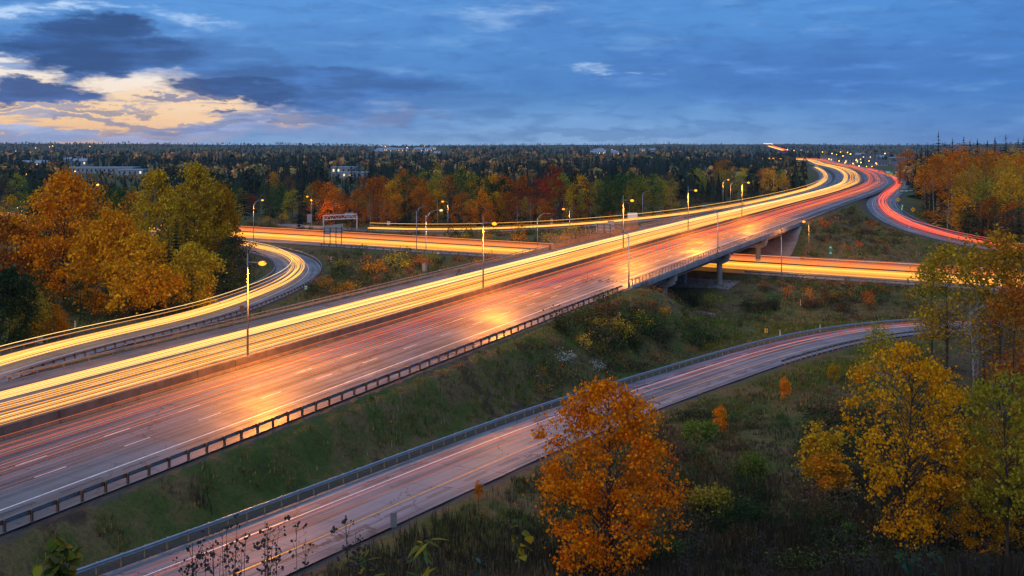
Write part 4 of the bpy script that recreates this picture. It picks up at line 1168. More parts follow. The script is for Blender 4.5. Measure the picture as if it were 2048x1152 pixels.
for (px, yt) in ((1855, 286), (1905, 278), (1928, 274), (1955, 280), (1990, 276), (2012, 270), (2036, 278), (2048, 270), (1842, 294), (1975, 282), (1890, 284), (1940, 283)):
    tree('spruce_tree', P_SPRU[2], px, random.uniform(450, 520), yt, vary(SPRUCE), 'dark spruce rising behind the right-hand woods', group='spruces behind the right-hand woods', w=1.7)
for i, (px, Y, yt) in enumerate(((1800, 620, 312), (1815, 660, 300), (1825, 600, 318), (1838, 560, 306), (1848, 520, 318), (1832, 640, 325), (1808, 700, 322))):
    pp, cc = random.choice(P_ROUND + P_SPRU), random.choice((GOLD, SPRUCE, RUST)); tree(NAME[id(pp)], pp, px, Y, yt, vary(cc), tell(pp, cc, 'behind the green road signs'), group='trees behind the green road signs', w=1.1)

# ---- golden trees on the right, before the lower highway
RA = big(301, shape='oval', h=17, r=3.2, h0=3.5, nclus=60, nleaf=2300, leaf=.30, rc=.25, nb=26, bark='bark', r0=.16)
RB = big(302, shape='oval', h=16, r=3.0, h0=3.0, nclus=56, nleaf=1900, leaf=.30, rc=.25, nb=26, bark='birch', r0=.15)
for (p_, px, Y, yt, c, lb) in ((RA, 1892, 146, 488, (.50, .28, .02), 'golden slender tree in front of the lower highway, first on the left of its clump'), (RB, 1955, 142, 470, (.48, .27, .02), 'slender pale trunked golden tree, second in the clump before the lower highway'),
                               (RA, 2004, 136, 462, (.50, .22, .015), 'orange gold slender tree, third in the clump before the lower highway'), (RB, 2040, 138, 480, (.50, .26, .02), 'golden slender tree cut by the right edge before the lower highway'),
                               (RA, 1862, 150, 520, (.46, .30, .03), 'small yellow tree at the left foot of the golden clump'), (RA, 2030, 120, 560, (.46, .12, .015), 'red orange tree in front of the golden clump at the right edge'),
                               (RB, 1760, 124, 642, (.40, .30, .03), 'thin sparse yellow sapling beside the exit ramp guardrail'), (RB, 1985, 128, 600, (.42, .22, .02), 'brown gold tree low in the golden clump')):
    tree('aspen_tree', p_, px, Y, yt, c, lb)
for i in range(7):
    tree('bare_tree', random.choice(P_BARE), random.uniform(1850, 2060), random.uniform(120, 150), random.uniform(560, 640), vary(BROWN), 'bare brown tree tangled among the golden clump at the right', group='bare trees in the golden clump')

# ---- foreground trees below the viewpoint
def maple_leaves(C, size, q):
    """small lobed leaves of six points, folded along the midrib"""
    n = len(C); a = q.normal(size=(n, 3)); a[:, 2] -= .5; a /= np.linalg.norm(a, axis=1)[:, None]
    b = q.normal(size=(n, 3)); b -= (b * a).sum(1)[:, None] * a; b /= np.linalg.norm(b, axis=1)[:, None]; c = np.cross(a, b)
    s = (size * q.uniform(.6, 1.3, n))[:, None]
    pts = ((-.55, 0, 0), (-.05, .55, .10), (.12, .22, .03), (.62, 0, -.06), (.12, -.22, .03), (-.05, -.55, .10))
    V = np.stack([C + s * (u * a + v * b + w * c) for (u, v, w) in pts], 1).reshape(-1, 3)
    k = (np.arange(n) * 6)[:, None]
    return V, np.concatenate([k + np.array([[0, 1, 2, 3]]), k + np.array([[0, 3, 4, 5]])], 0)

def near_tree(seed, shape, h, r, h0, nclus, nleaf, leaf, rc=.15, nb=40, r0=.14, shell=.25, bark='bark', flat=.6, fork=.5, lobes=5, lobe_amp=1.0):
    q = np.random.default_rng(seed); p = Proto(); p.h = h; p.r = r
    C, P = crown_points(shape, h, r, h0, nclus, nleaf, q, flat, shell, rc, lobes, lobe_amp)
    V, F = maple_leaves(P, leaf, q); p.crown = np_mesh('crown', V, F, M['leaf'])
    p.trunk = trunk_mesh('trunk', h, r0, C, M[bark], q, nb, fork=fork, thin=.022, top=.95)
    return p
def tree_px(name, p, px, py, ytop, col, label, w=1.0, lo=60):
    g = seen_ground(px, py, lo); return tree(name, p, px, g.y, ytop, col, label, w)
FM = near_tree(401, 'round', 11, 4.2, .7, 230, 17000, .175, rc=.095, nb=90, r0=.17, shell=.10, lobe_amp=.85)
tree('maple_tree', FM, 1213, 70, 762, (.76, .19, .007), 'bright orange maple standing alone in front of the exit ramp', w=.92)
FG = near_tree(402, 'vase', 13, 4.0, 1.6, 230, 7600, .18, rc=.085, nb=130, r0=.15)
tree('maple_tree', FG, 1815, 74, 690, (.74, .30, .01), 'large golden maple in the right foreground with dark forking branches', w=.88)
FH = near_tree(403, 'vase', 13, 3.6, 3.5, 120, 5200, .23, rc=.11, nb=70, r0=.15)
tree('maple_tree', FH, 2012, 72, 735, (.34, .27, .025), 'green and yellow leaved maple at the right edge of the foreground', w=.8)
FS = near_tree(404, 'column', 5, 1.25, .3, 50, 2600, .19, rc=.22, nb=20, r0=.05)
tree_px('sapling', FS, 1642, 985, 845, (.58, .33, .02), 'yellow bushy sapling left of the large golden maple')
tree_px('sapling', FS, 1664, 1000, 905, (.62, .25, .015), 'orange bushy sapling at the foot of the yellow one', w=1.4)
tree('maple_tree', FG, 1876, 80, 742, (.60, .25, .01), 'slightly smaller golden maple right behind the large one in the right foreground', w=.8)
tree('maple_tree', FG, 1965, 76, 900, (.62, .27, .012), 'low golden maple in the bottom corner under the green one', w=1.1)
tree('maple_tree', FG, 2030, 80, 860, (.50, .24, .012), 'ragged amber maple in the corner, right of the low golden one', w=1.2)
tree('maple_tree', FG, 2068, 88, 800, (.62, .20, .01), 'orange maple cut by the right edge behind the green and yellow one')
tree_px('sapling', FS, 1570, 800, 755, (.70, .22, .008), 'small bright orange sapling alone on the bank below the exit ramp', w=.95)
tree_px('sapling', FS, 1441, 868, 812, (.66, .22, .01), 'small orange sapling beside the green sumac on the bank', w=1.0)
tree_px('sapling', FS, 1668, 765, 727, (.42, .26, .02), 'green and orange sapling next to the short guardrail', w=1.2)
tree_px('sapling', FS, 957, 1003, 962, (.50, .18, .015), 'tiny orange sapling on the gravel edge of the exit ramp', w=.9)
FB = near_tree(405, 'round', 2.4, 1.6, .2, 30, 1200, .20, rc=.24, nb=14, r0=.03)
tree_px('sumac_bush', FB, 1418, 1040, 975, (.26, .22, .03), 'orange and green sumac bush in the grass right of the orange maple', w=1.0)
tree_px('sumac_bush', FB, 1400, 885, 842, (.13, .20, .03), 'flat topped green sumac beside a small orange sapling', w=1.2)
tree_px('sumac_bush', FB, 1505, 965, 905, (.12, .17, .03), 'thin green leafy shrub standing in the dark scrub', w=.7)

# ---- shrubs
def shrub(px, Y, h, c, label, group=None, w=1.0):
    x_, y_ = at(px, Y)
    if road_gap(x_, y_) < .8: return
    return plant('shrub', random.choice(P_BUSH), x_, y_, h, c, label, 'shrub', group, w * random.uniform(.9, 1.2), sink=.1)
def shrub_px(px, py, h, c, label, group=None, w=1.0):
    p_ = seen_ground(px, py, 55)
    if road_gap(p_.x, p_.y) < .8: return
    return plant('shrub', random.choice(P_BUSH), p_.x, p_.y, h, c, label, 'shrub', group, w * random.uniform(.9, 1.2), sink=.1)
for (px, py, h, c, lb, w) in ((745, 548, 4.2, (.62, .22, .015), 'rounded bright orange shrub in the hollow left of the highway', 1.3), (792, 540, 4.5, (.42, .30, .03), 'yellow green shrub beside the bright orange one in the hollow', 1.2),
                              (955, 545, 3.4, (.5, .16, .012), 'narrow orange shrub by the far edge barrier', .6), (645, 578, 2.6, (.5, .2, .02), 'first of four small orange bushes on the bank below the loop', .9), (678, 592, 2.5, (.5, .22, .02), 'second of four small orange bushes on the bank below the loop', .8),
                              (697, 588, 2.5, (.55, .22, .02), 'third of four small orange bushes on the bank below the loop', .8), (712, 586, 2.4, (.46, .28, .03), 'last, yellowish one of four small bushes on the bank below the loop', .7), (1128, 735, 1.7, PALE, 'pale silvery flowering shrub on the bank above the exit ramp, left one', 1.0),
                              (1192, 738, 1.3, PALE, 'pale silvery flowering shrub on the bank above the exit ramp, right one', 1.1), (1192, 668, 2.2, (.46, .30, .03), 'yellow shrub on the bank near the end of the guardrail, left of three', 1.0), (1226, 664, 2.0, (.5, .27, .03), 'golden shrub on the bank near the guardrail end, middle of three', .8),
                              (1262, 666, 1.9, (.36, .30, .03), 'yellow green shrub on the bank near the guardrail end, right of three', .9), (1328, 634, 2.2, (.5, .26, .02), 'orange yellow shrub at the foot of the bank beside the path', .7), (1618, 606, 3.0, (.62, .2, .012), 'small flame orange bush alone on the bank right of the bridge', .55),
                              (1035, 488, 4.6, (.58, .22, .015), 'round orange shrub between the back ramp and the lower highway', 1.0), (1112, 486, 4.5, (.50, .28, .02), 'golden shrub behind the fence screen', 1.3), (1148, 482, 4.5, (.52, .28, .02), 'golden shrub at the far end of the fence screen', 1.2),
                              (582, 450, 3.2, (.5, .24, .02), 'small round golden bush at the forest edge left of the grey cabinet', 1.0), (470, 440, 6, (.5, .26, .02), 'golden bush at the forest edge left of the blue lamp', .8), (534, 447, 3, (.5, .3, .03), 'low golden bush at the roadside right of the blue lamp', 1.0)):
    shrub_px(px, py, h, c, lb, None, w)
def scatter(n, box, hs, cols, label, group):
    for i in range(n):
        cc = random.choice(cols); hh = random.uniform(*hs); big_ = 'taller' if hh > (hs[0] + hs[1]) / 2 else 'low'
        shrub_px(random.uniform(box[0], box[2]), random.uniform(box[1], box[3]), hh, vary(cc, .3), '%s %s %s' % (big_, STONE.get(cc, 'dull brown'), label), group)
DRY = (.10, .065, .03)
STONE = {DARKG: 'dark green', GREEN: 'green', DRY: 'dry brown', BROWN: 'brown', RUST: 'rusty', ORANGE: 'orange', LIME: 'yellow green', GOLD: 'golden'}
scatter(70, (1050, 610, 1420, 705), (1.3, 3.2), (DARKG, GREEN, DRY, DARKG, BROWN, DARKG, GREEN, LIME), 'shrub on the bank before the overpass', 'shrubs on the bank before the overpass')
scatter(25, (650, 505, 1000, 548), (1.4, 3.6), (GREEN, RUST, DARKG, ORANGE, LIME, DRY), 'shrub in the hollow left of the highway', 'shrubs in the hollow')
scatter(17, (600, 560, 800, 610), (1.0, 2.6), (DARKG, GREEN, DRY, DARKG), 'shrub on the bank between the loop ramp and the highway', 'shrubs below the loop')
scatter(22, (1485, 565, 1830, 612), (1.0, 2.2), (DRY, RUST, DARKG, GREEN, (.30, .15, .03)), 'shrub on the bank right of the overpass', 'shrubs right of the overpass')
scatter(22, (1480, 612, 1840, 628), (1.6, 2.3), (DARKG, (.05, .055, .03), DRY), 'shrub in the long thicket right of the overpass', 'thicket right of the overpass')
scatter(14, (880, 470, 1180, 486), (2.0, 4.2), (GREEN, LIME, DARKG, GOLD, DARKG), 'shrub in the strip below the back ramp', 'shrubs in the strip by the back ramp')
scatter(15, (460, 420, 1320, 446), (2.5, 5.0), (DARKG, RUST, GREEN, GOLD, DRY), 'bush along the foot of the forest wall', 'bushes along the forest foot')
scatter(17, (130, 610, 470, 650), (1.2, 3.0), (DARKG, GREEN, DARKG, DRY), 'shrub on the verge left of the loop ramp', 'shrubs on the left verge')
scatter(22, (1620, 420, 1760, 510), (1.0, 2.6), (DRY, BROWN, RUST, DARKG), 'bush on the slope below the merging ramp', 'scrub on the far slope')
scatter(30, (1850, 400, 1990, 450), (2.4, 5.0), (DARKG, RUST, DRY, GREEN), 'bush at the foot of the right-hand woods', 'bushes below the right-hand woods')
scatter(56, (1330, 840, 1720, 1050), (.9, 2.3), (DARKG, DRY, DARKG, GREEN, BROWN), 'scrub bush in the hollow below the exit ramp', 'scrub below the exit ramp')
scatter(13, (1380, 640, 1560, 690), (.5, 1.2), (DARKG, DRY, GREEN), 'bush on the grass between the path and the exit ramp', 'bushes on the grass by the path')
scatter(44, (1330, 1040, 2040, 1150), (.9, 2.2), (DARKG, DARKG, DRY, GREEN), 'leafy bush in the bottom right foreground', 'bushes in the bottom right foreground')
scatter(19, (1330, 395, 1520, 420), (2.0, 4.0), (DARKG, DRY, BROWN, GREEN), 'scrub bush on the clearing behind the back ramp', 'scrub on the clearing')

# ------------------------------------------------------------------ grass and weeds: nobody could count them
def grass_mat():
    m, T, b, o = new_mat('grass_blades')
    c = T.new('ShaderNodeAttribute', attribute_name='tint').outputs['Color']
    T.l.new(c, b.inputs['Base Color']); b.inputs['Roughness'].default_value = .8; b.inputs['Specular IOR Level'].default_value = .1
    return m
M['grass'] = grass_mat()

def blades(name, boxes, label, seed, lean=.35):
    q = np.random.default_rng(seed); V = []; Tn = []
    for (px0, px1, Y0, Y1, n, h0, h1, w, gap, cols) in boxes:
        k = 0
        Y = np.exp(q.uniform(np.log(Y0), np.log(Y1), n)); px = q.uniform(px0, px1, n)
        X = (px - CX) / FPX * Y
        gi = np.clip(np.searchsorted(GX, X) - 1, 0, len(GX) - 2); gj = np.clip(np.searchsorted(GY, Y) - 1, 0, len(GY) - 2)
        a = (X - GX[gi]) / (GX[gi + 1] - GX[gi]); b = (Y - GY[gj]) / (GY[gj + 1] - GY[gj])
        Z = (ZG[gj, gi] * (1 - a) + ZG[gj, gi + 1] * a) * (1 - b) + (ZG[gj + 1, gi] * (1 - a) + ZG[gj + 1, gi + 1] * a) * b
        E = np.minimum(np.minimum(EG[gj, gi], EG[gj, gi + 1]), np.minimum(EG[gj + 1, gi], EG[gj + 1, gi + 1]))
        dens = vnoise(X, Y, 1 / 5, seed) + vnoise(X, Y, 1 / 1.7, seed + 1) * .7
        ok = (E > gap) & (dens > -.28); X, Y, Z, dens = X[ok], Y[ok], Z[ok], dens[ok]; n = len(X)
        tone = vnoise(X, Y, 1 / 11, seed + 2) + q.normal(0, .16, n)
        ci = np.clip(((tone + .5) * len(cols)).astype(int), 0, len(cols) - 1); c = np.array(cols)[ci] * q.uniform(.6, 1.4, n)[:, None]
        for r_ in range(3):
            h = q.uniform(h0, h1, n) * (1 + dens * .5); an = q.uniform(0, 2 * pi, n); ln = q.uniform(0, lean, n) * h
            ox, oy = q.normal(0, .12, n), q.normal(0, .12, n); wd = w * q.uniform(.6, 1.4, n)
            B = np.stack([X + ox, Y + oy, Z - .05], 1); d = np.stack([np.cos(an), np.sin(an), 0 * an], 1); s = np.stack([-np.sin(an), np.cos(an), 0 * an], 1)
            m1 = B + d * (ln * .35)[:, None] + np.stack([0 * h, 0 * h, h * .6], 1); t1 = B + d * ln[:, None] + np.stack([0 * h, 0 * h, h], 1)
            V.append(np.stack([B - s * wd[:, None], B + s * wd[:, None], t1, m1 - s * (wd * .9)[:, None]], 1).reshape(-1, 3))
            Tn.append(np.repeat(np.concatenate([c, np.ones((n, 1))], 1), 4, 0))
    V = np.concatenate(V); Tn = np.concatenate(Tn)
    return put(name, np_mesh(name, V, np.arange(len(V)).reshape(-1, 4), M['grass'], Tn), label=label, category='grass', kind='stuff')
gr = [(.055, .095, .016), (.07, .12, .018), (.12, .12, .03), (.20, .155, .065), (.09, .065, .035), (.07, .11, .018)]
dk = [(.035, .032, .022), (.05, .042, .03), (.025, .03, .02), (.07, .055, .035)]
dry = [(.13, .10, .06), (.18, .145, .085), (.07, .055, .04), (.04, .034, .026), (.24, .19, .12)]
blades('verge_grass', [(-150, 1500, 62, 130, 52000, .16, .5, .034, .35, gr), (300, 1900, 125, 260, 30000, .25, .6, .05, .6, gr), (1000, 2150, 70, 120, 26000, .2, .55, .025, .5, dk + dry[2:4]),
                       (-50, 1000, 130, 330, 16000, .3, .8, .07, .7, gr), (1600, 2100, 230, 420, 12000, .3, .8, .09, .7, gr), (1400, 1860, 150, 205, 9000, .2, .5, .06, .6, [(.10, .14, .02), (.14, .15, .03), (.20, .17, .06)])], 'short rough grass on the verges and banks', 31)
blades('dry_weeds', [(350, 2150, 60, 84, 9000, .5, 1.25, .018, .8, dk + dry[:2]), (1300, 2150, 66, 100, 11000, .5, 1.4, .018, 1.5, dk + dry[:1]), (700, 1400, 85, 150, 5000, .3, .8, .02, .5, dry)], 'tall dry weeds and dead stalks on the slope', 41, .25)

def scrub(boxes, seed):
    """low tangled ground scrub on the banks, one mass"""
    q = np.random.default_rng(seed); V = []; Tn = []
    for (px0, px1, Y0, Y1, n, r0, r1, leaf, cols) in boxes:
        for _ in range(n):
            Y = exp_(q.uniform(np.log(Y0), np.log(Y1))); px = q.uniform(px0, px1); X = (px - CX) / FPX * Y
            if vnoise(np.array([X]), np.array([Y]), 1 / 9, 61)[0] < -.08 or road_gap(X, Y) < .9: continue
            r = q.uniform(r0, r1); z = ground(X, Y); m_ = int(34 * (r / .7) ** 1.5) + 8
            C = q.normal(size=(m_, 3)) * (r * .55, r * .55, r * .38) + (X, Y, z + r * .35)
            v, _f = cards(C, leaf, q, .7, .36); V.append(v)
            c = np.array(cols[q.integers(len(cols))]) * q.uniform(.55, 1.4); t_ = np.repeat(c[None] * q.uniform(.6, 1.4, (m_, 1)), 4, 0); Tn.append(np.concatenate([t_, np.ones((4 * m_, 1))], 1))
    V = np.concatenate(V); put('bank_scrub', np_mesh('bank_scrub', V, np.arange(len(V)).reshape(-1, 4), M['grass'], np.concatenate(Tn)), label='low tangled brown and green scrub covering the banks', category='undergrowth', kind='stuff')
exp_ = lambda v: float(np.exp(v))
sc = [(.045, .07, .025), (.03, .045, .02), (.08, .06, .04), (.055, .04, .03), GREEN, (.13, .09, .045), (.28, .10, .02), (.10, .13, .03)]
sk = [(.022, .03, .016), (.03, .045, .02), (.035, .028, .022), (.05, .04, .028), (.06, .10, .025)]
scrub(((1040, 1420, 130, 230, 1300, .5, 1.5, .19, sc), (300, 1050, 75, 125, 260, .2, .5, .12, sc), (1330, 2100, 70, 125, 5200, .4, 1.25, .15, sk), (1330, 2100, 120, 150, 400, .3, .8, .15, sc), (620, 1010, 200, 340, 700, .6, 1.4, .24, sc), (1480, 1860, 205, 262, 700, .5, 1.2, .2, sc), (120, 480, 165, 230, 500, .4, 1.1, .2, sc), (1600, 1780, 300, 420, 420, .5, 1.2, .26, sc), (450, 1340, 370, 440, 900, .7, 1.6, .3, sc), (1780, 2060, 320, 390, 420, .6, 1.5, .28, sc), (-60, 420, 60, 90, 200, .2, .45, .1, sc)), 71)

# dark twiggy stalks with seed heads against the exit ramp, bottom of the picture
def stalk(px, Y, ytop, seed, where):
    q = np.random.default_rng(seed); x_, y_ = at(px, Y); z0 = ground(x_, y_); h = CAMZ - (ytop - HY) * Y / FPX - z0
    t = thing('seed_stalk', where, 'weed', (x_, y_, z0), q.uniform(0, 6), 'dead weed stalks at the bottom')
    mb = MB(); sd_ = MB()
    top = Vector((q.normal(0, .12) * h * .3, q.normal(0, .1), h)); mb.tube([(0, 0, -.1), tuple(top * .5), tuple(top)], [.012, .009, .005], 4, cap=False)
    for k in range(int(q.integers(6, 12))):
        f = q.uniform(.45, 1); b = top * f; e = b + Vector((q.normal(0, .22), q.normal(0, .22), q.uniform(.05, .35)))
        mb.tube([b, e], [.006, .004], 4, cap=False)
        for j in range(3):
            c = e + Vector(q.normal(0, .035, 3)); r = q.uniform(.018, .04)
            sd_.loft([[c + Vector((r * sin(a) * cos(p_), r * sin(a) * sin(p_), r * cos(a))) for p_ in (0, 1.57, 3.14, 4.71)] for a in (.3, 1.57, 2.8)])
    put('stem', mb.mesh('stem', M['twig']), t); put('seed_heads', sd_.mesh('seed_heads', M['twig']), t, kind='stuff')
M['twig'] = simple('dead_dark_twig', (.03, .024, .022), .9)
for i in range(40):
    px = random.choice((random.uniform(370, 720), random.uniform(370, 560), random.uniform(560, 1050)))
    stalk(px, random.uniform(20, 34), random.uniform(1062, 1130) - (20 if 420 < px < 640 else 0) + (20 if px > 720 else 0), 500 + i, 'dead weed stalk with dark seed heads ' + ('in the thick clump before the exit ramp' if px < 560 else 'right of the thick clump, before the exit ramp' if px < 720 else 'among the leafy plants at the bottom middle'))
for i in range(26):
    stalk(random.uniform(1340, 2000), random.uniform(30, 46), random.uniform(1060, 1140), 600 + i, 'dead branching weed stalk in the dry grass of the bottom right')

# broad leaved plants close to the viewpoint
def leaf_shape(L, W, q):
    """one broad leaf with pointed tip, curled, 8 outline points"""
    pts = [(0, 0), (.18, .36), (.42, .5), (.72, .34), (1, 0), (.72, -.34), (.42, -.5), (.18, -.36)]
    return [Vector((L * u, W * v, -.22 * L * u * u + .12 * W * abs(v) * 2)) for (u, v) in pts]
def leafy(name, label, px, Y, ytop, n, L, cols, seed, kind='broad', spreadr=.5):
    q = np.random.default_rng(seed); x_, y_ = at(px, Y); z0 = ground(x_, y_); h = CAMZ - (ytop - HY) * Y / FPX - z0
    t = thing(name, label, 'plant', (x_, y_, z0)); mb = MB()
    stems = []
    for k in range(5 if kind == 'broad' else 3):
        e = Vector((q.normal(0, spreadr * .6), q.normal(0, spreadr * .6), h * q.uniform(.75, 1.0))); stems.append(e)
        mb.tube([(q.normal(0, .05), q.normal(0, .05), -.1), tuple(e * .55 + Vector((q.normal(0, .08), 0, 0))), tuple(e)], [.022, .016, .007], 5, cap=False)
    put('stem', mb.mesh('stem', M['bark']), t)
    for k in range(n):
        e = stems[k % len(stems)]; b = e * (1 - .55 * q.random() ** 1.5 * min(1, 1.6 / h)) + Vector((q.normal(0, .04), q.normal(0, .04), 0))
        R_ = Matrix.Rotation(q.uniform(0, 2 * pi), 4, 'Z') @ Matrix.Rotation(q.normal(.15, .55), 4, 'Y') @ Matrix.Rotation(q.normal(0, .5), 4, 'X')
        if kind == 'broad': sh = leaf_shape(L * q.uniform(.6, 1.2), L * q.uniform(.55, .9), q)
        else: sh = leaf_shape(L * q.uniform(.8, 1.5), L * q.uniform(.2, .34), q)
        mb = MB(); P_ = [tuple(R_ @ v) for v in sh]; mb.v = P_; mb.f = [(0, 1, 2, 6, 7), (2, 3, 4, 5, 6)]
        o = put('leaf', mb.mesh('leaf', M['leaf']), t, b); o.color = tuple(vary(cols[q.integers(len(cols))], .25)) + (1,)
lg = [(.10, .15, .03), (.16, .19, .035), (.28, .24, .03), (.14, .17, .06), (.40, .20, .02)]
leafy('leafy_sapling', 'broad leaved green and amber sapling at the bottom left', 112, 22, 1062, 60, .30, lg, 701)
leafy('leafy_sapling', 'small green leafy sprig at the left border, lower than the sapling', 12, 24, 1112, 16, .26, [(.12, .2, .03), (.18, .22, .03)], 702)
leafy('long_leaved_plant', 'plant with long drooping yellow edged leaves at the bottom middle', 835, 22, 1048, 26, .30, [(.20, .22, .06), (.40, .33, .05), (.12, .17, .06), (.48, .28, .02)], 703, 'long', .35)
leafy('long_leaved_plant', 'low green plant with upright leaves left of the drooping one', 738, 24, 1075, 16, .28, [(.10, .16, .03), (.22, .22, .04), (.42, .24, .03)], 704, 'long', .3)
leafy('leafy_sapling', 'slim yellow green sprig beside the orange maple trunk', 1040, 26, 1040, 14, .26, [(.34, .28, .04), (.16, .19, .05), (.42, .24, .02)], 705, 'broad', .2)
leafy('long_leaved_plant', 'three bright yellow leaves on a thin stem at the very bottom', 628, 22, 1128, 5, .28, [(.55, .42, .05)], 706, 'long', .1)
leafy('leafy_sapling', 'blue green leafy weed right of the drooping plant at the bottom', 945, 24, 1118, 26, .16, [(.10, .17, .12), (.12, .18, .1)], 707, 'broad', .3)
leafy('leafy_sapling', 'teal green leafy bush at the bottom right among the dead stalks', 1830, 36, 1098, 40, .26, [(.05, .11, .08), (.06, .10, .05)], 708, 'broad', .6)

# ------------------------------------------------------------------ signs and roadside furniture
def sign(name, label, px, py, z, w, h, ph, face, mat, posts=1, rz=0.0, back=False, bars=0, shape='rect', legend=None, group=None, cat='road sign', ybase=None):
    """panel of w x h whose lower edge is ph above the ground at survey pixel (px, py)"""
    p = at_z(px, py, z); g = ground(p.x, p.y)
    t = thing(name, label, cat, (p.x, p.y, g), rz, group)
    ph = ph + (z - g)
    xs = [0] if posts == 1 else list(np.linspace(-w * .42, w * .42, posts))
    for x_ in xs:
        mb = MB(); mb.quadbox(x_ - .05, x_ + .05, .03, .12, -.4, ph + h * .95); put('post', mb.mesh('post', M['dark_metal'] if back else M['galv_dull']), t)
    mb = MB()
    if shape == 'rect': pts = [(-w / 2, 0), (w / 2, 0), (w / 2, h), (-w / 2, h)]
    elif shape == 'diamond': pts = [(0, 0), (w / 2, h / 2), (0, h), (-w / 2, h / 2)]
    else: pts = [(-w / 2, h), (w / 2, h), (w / 2, 0), (-w / 2, 0)]
    mb.slab([(a, .0, ph + b) for a, b in pts], (0, -1, 0), .03); pn = put('panel', mb.mesh('panel', M[mat]), t)
    if bars:
        for k in range(bars):
            mb = MB(); zb_ = ph + h * (k + .6) / bars; mb.quadbox(-w / 2, w / 2, -.10, -.035, zb_ - .04, zb_ + .04); put('rib', mb.mesh('rib', M['dark_metal']), pn)
        for x_ in np.linspace(-w * .45, w * .45, 3):
            mb = MB(); mb.quadbox(x_ - .04, x_ + .04, -.16, -.105, ph - .3, ph + h); put('upright', mb.mesh('upright', M['dark_metal']), pn)
    if legend:
        for (a0, a1, b0, b1, lm) in legend:
            mb = MB(); mb.quadbox(-w / 2 + a0 * w, -w / 2 + a1 * w, -.042, -.0305, ph + b0 * h, ph + b1 * h); put('legend', mb.mesh('legend', M[lm]), pn)
    return t
# back of a large direction board on four posts beside the lower highway
p = at_z(666, 492, 1.5); g = ground(p.x, p.y)
t = thing('direction_board', 'back of a large slatted direction board on four posts beside the lower highway', 'road sign', (p.x, p.y, g), radians(-14))
for i, x_ in enumerate((-2.9, -.9, 1.0, 2.8)):
    mb = MB(); mb.quadbox(x_ - .09, x_ + .09, -.15, .0, -.4, 5.4 + (.25 * i)); put('post', mb.mesh('post', M['dark_metal']), t)
for i in range(9):
    a = -3.2 + i * .72; mb = MB(); b_ = 3.6 if i < 3 else 4.1
    mb.slab([(a, .06, b_ + (.0 if i else .5)), (a + .69, .06, b_), (a + .69, .06, 6.3 + .09 * i), (a, .06, (6.2 + .09 * i) if i else 5.8)], (0, 1, 0), .05); put('panel', mb.mesh('panel', M['sign_back']), t)
for zz_ in (4.5, 5.6):
    mb = MB(); mb.quadbox(-3.2, 3.2, .0, .055, zz_ - .06, zz_ + .06); put('rail', mb.mesh('rail', M['dark_metal']), t)
# truss gantry over the back ramp
p0 = at_z(652, 458, 1.6); p1 = at_z(716, 459, 1.6)
gt = thing('sign_gantry', 'pale steel truss gantry with sign backs beside the forest edge', 'gantry', tuple((p0 + p1) / 2 + Vector((0, -4, 0))))
hw = (p1.x - p0.x) / 2; z1 = 5.2
for sx in (-1, 1):
    for dy in (-.5, .5):
        mb = MB(); mb.tube([(sx * hw, dy, -1.2), (sx * hw, dy, z1)], .19, 6); put('upright', mb.mesh('upright', M['gantry_paint']), gt)
for dy in (-.5, .5):
    for dz in (0, 1.5):
        mb = MB(); mb.tube([(-hw, dy, z1 - 1.5 + dz), (hw, dy, z1 - 1.5 + dz + .5)], .15, 6); put('chord', mb.mesh('chord', M['gantry_paint']), gt)
nb = 12
for k in range(nb):
    a, b = -hw + 2 * hw * k / nb, -hw + 2 * hw * (k + 1) / nb; za = .5 * k / nb; zb2 = .5 * (k + 1) / nb
    mb = MB(); mb.tube([(a, -.5, z1 - 1.5 * (k % 2) + za), (b, -.5, z1 - 1.5 * ((k + 1) % 2) + zb2)], .08, 5); put('diagonal', mb.mesh('diagonal', M['gantry_paint']), gt)
mb = MB(); mb.quadbox(hw * .25, hw * .8, .62, .70, z1 - .6, z1 + 1.0); put('sign_panel', mb.mesh('sign_panel', M['sign_back']), gt)
# equipment cabinets and sign backs
sign('sign_box', 'grey cabinet shaped sign back on a post at the forest edge beside a lit lamp', 619, 454, 1.6, 1.8, 3.2, 1.6, 0, 'sign_back')
sign('road_sign', 'white sign board with vertical ribs standing before the aspens', 1265, 442, 4.4, 3.6, 2.0, 1.0, 0, 'sign_white', posts=2, bars=0)
sign('road_sign', 'small bare metal sign back on a post at the edge of the left-hand woods', 397, 612, 3.3, .95, .75, 1.3, 0, 'sign_back')
sign('road_sign', 'small bare metal sign back on a post at the far left beside the loop ramp', 80, 700, 4.6, .75, .80, .9, 0, 'sign_back')
sign('control_cabinet', 'rusty brown control cabinet on a post between the loop ramp and the highway', 484, 648, 4.4, .65, 1.0, 1.9, 0, 'wood', cat='cabinet')
sign('road_sign', 'blue grey sign back attached low behind the curved lamp in the hollow', 849, 556, .3, 1.2, 1.9, 1.6, 0, 'sign_back')
sign('warning_sign', 'lime yellow warning diamond just behind the double rail barrier', 830, 578, 3.6, 1.5, 1.5, .6, 0, 'sign_yellow', shape='diamond')
sign('arrow_sign', 'small green and white arrow marker on the bank beside the loop guardrail', 612, 588, 2.0, .8, 1.1, .7, 0, 'sign_green', legend=((.2, .8, .2, .4, 'sign_white'), (.2, .8, .6, .8, 'sign_white')))
sign('chevron_sign', 'black and yellow chevron marker beyond the exit ramp guardrail', 1532, 676, .9, .75, 1.0, .7, 0, 'sign_black', legend=((.15, .45, .1, .9, 'sign_yellow'), (.6, .85, .1, .9, 'sign_yellow')))
sign('route_marker', 'narrow green route marker on a post behind the lower highway', 1661, 520, 1.8, .9, 2.6, 1.3, 0, 'sign_green', legend=((.25, .75, .15, .28, 'sign_white'), (.25, .75, .7, .85, 'sign_white')))
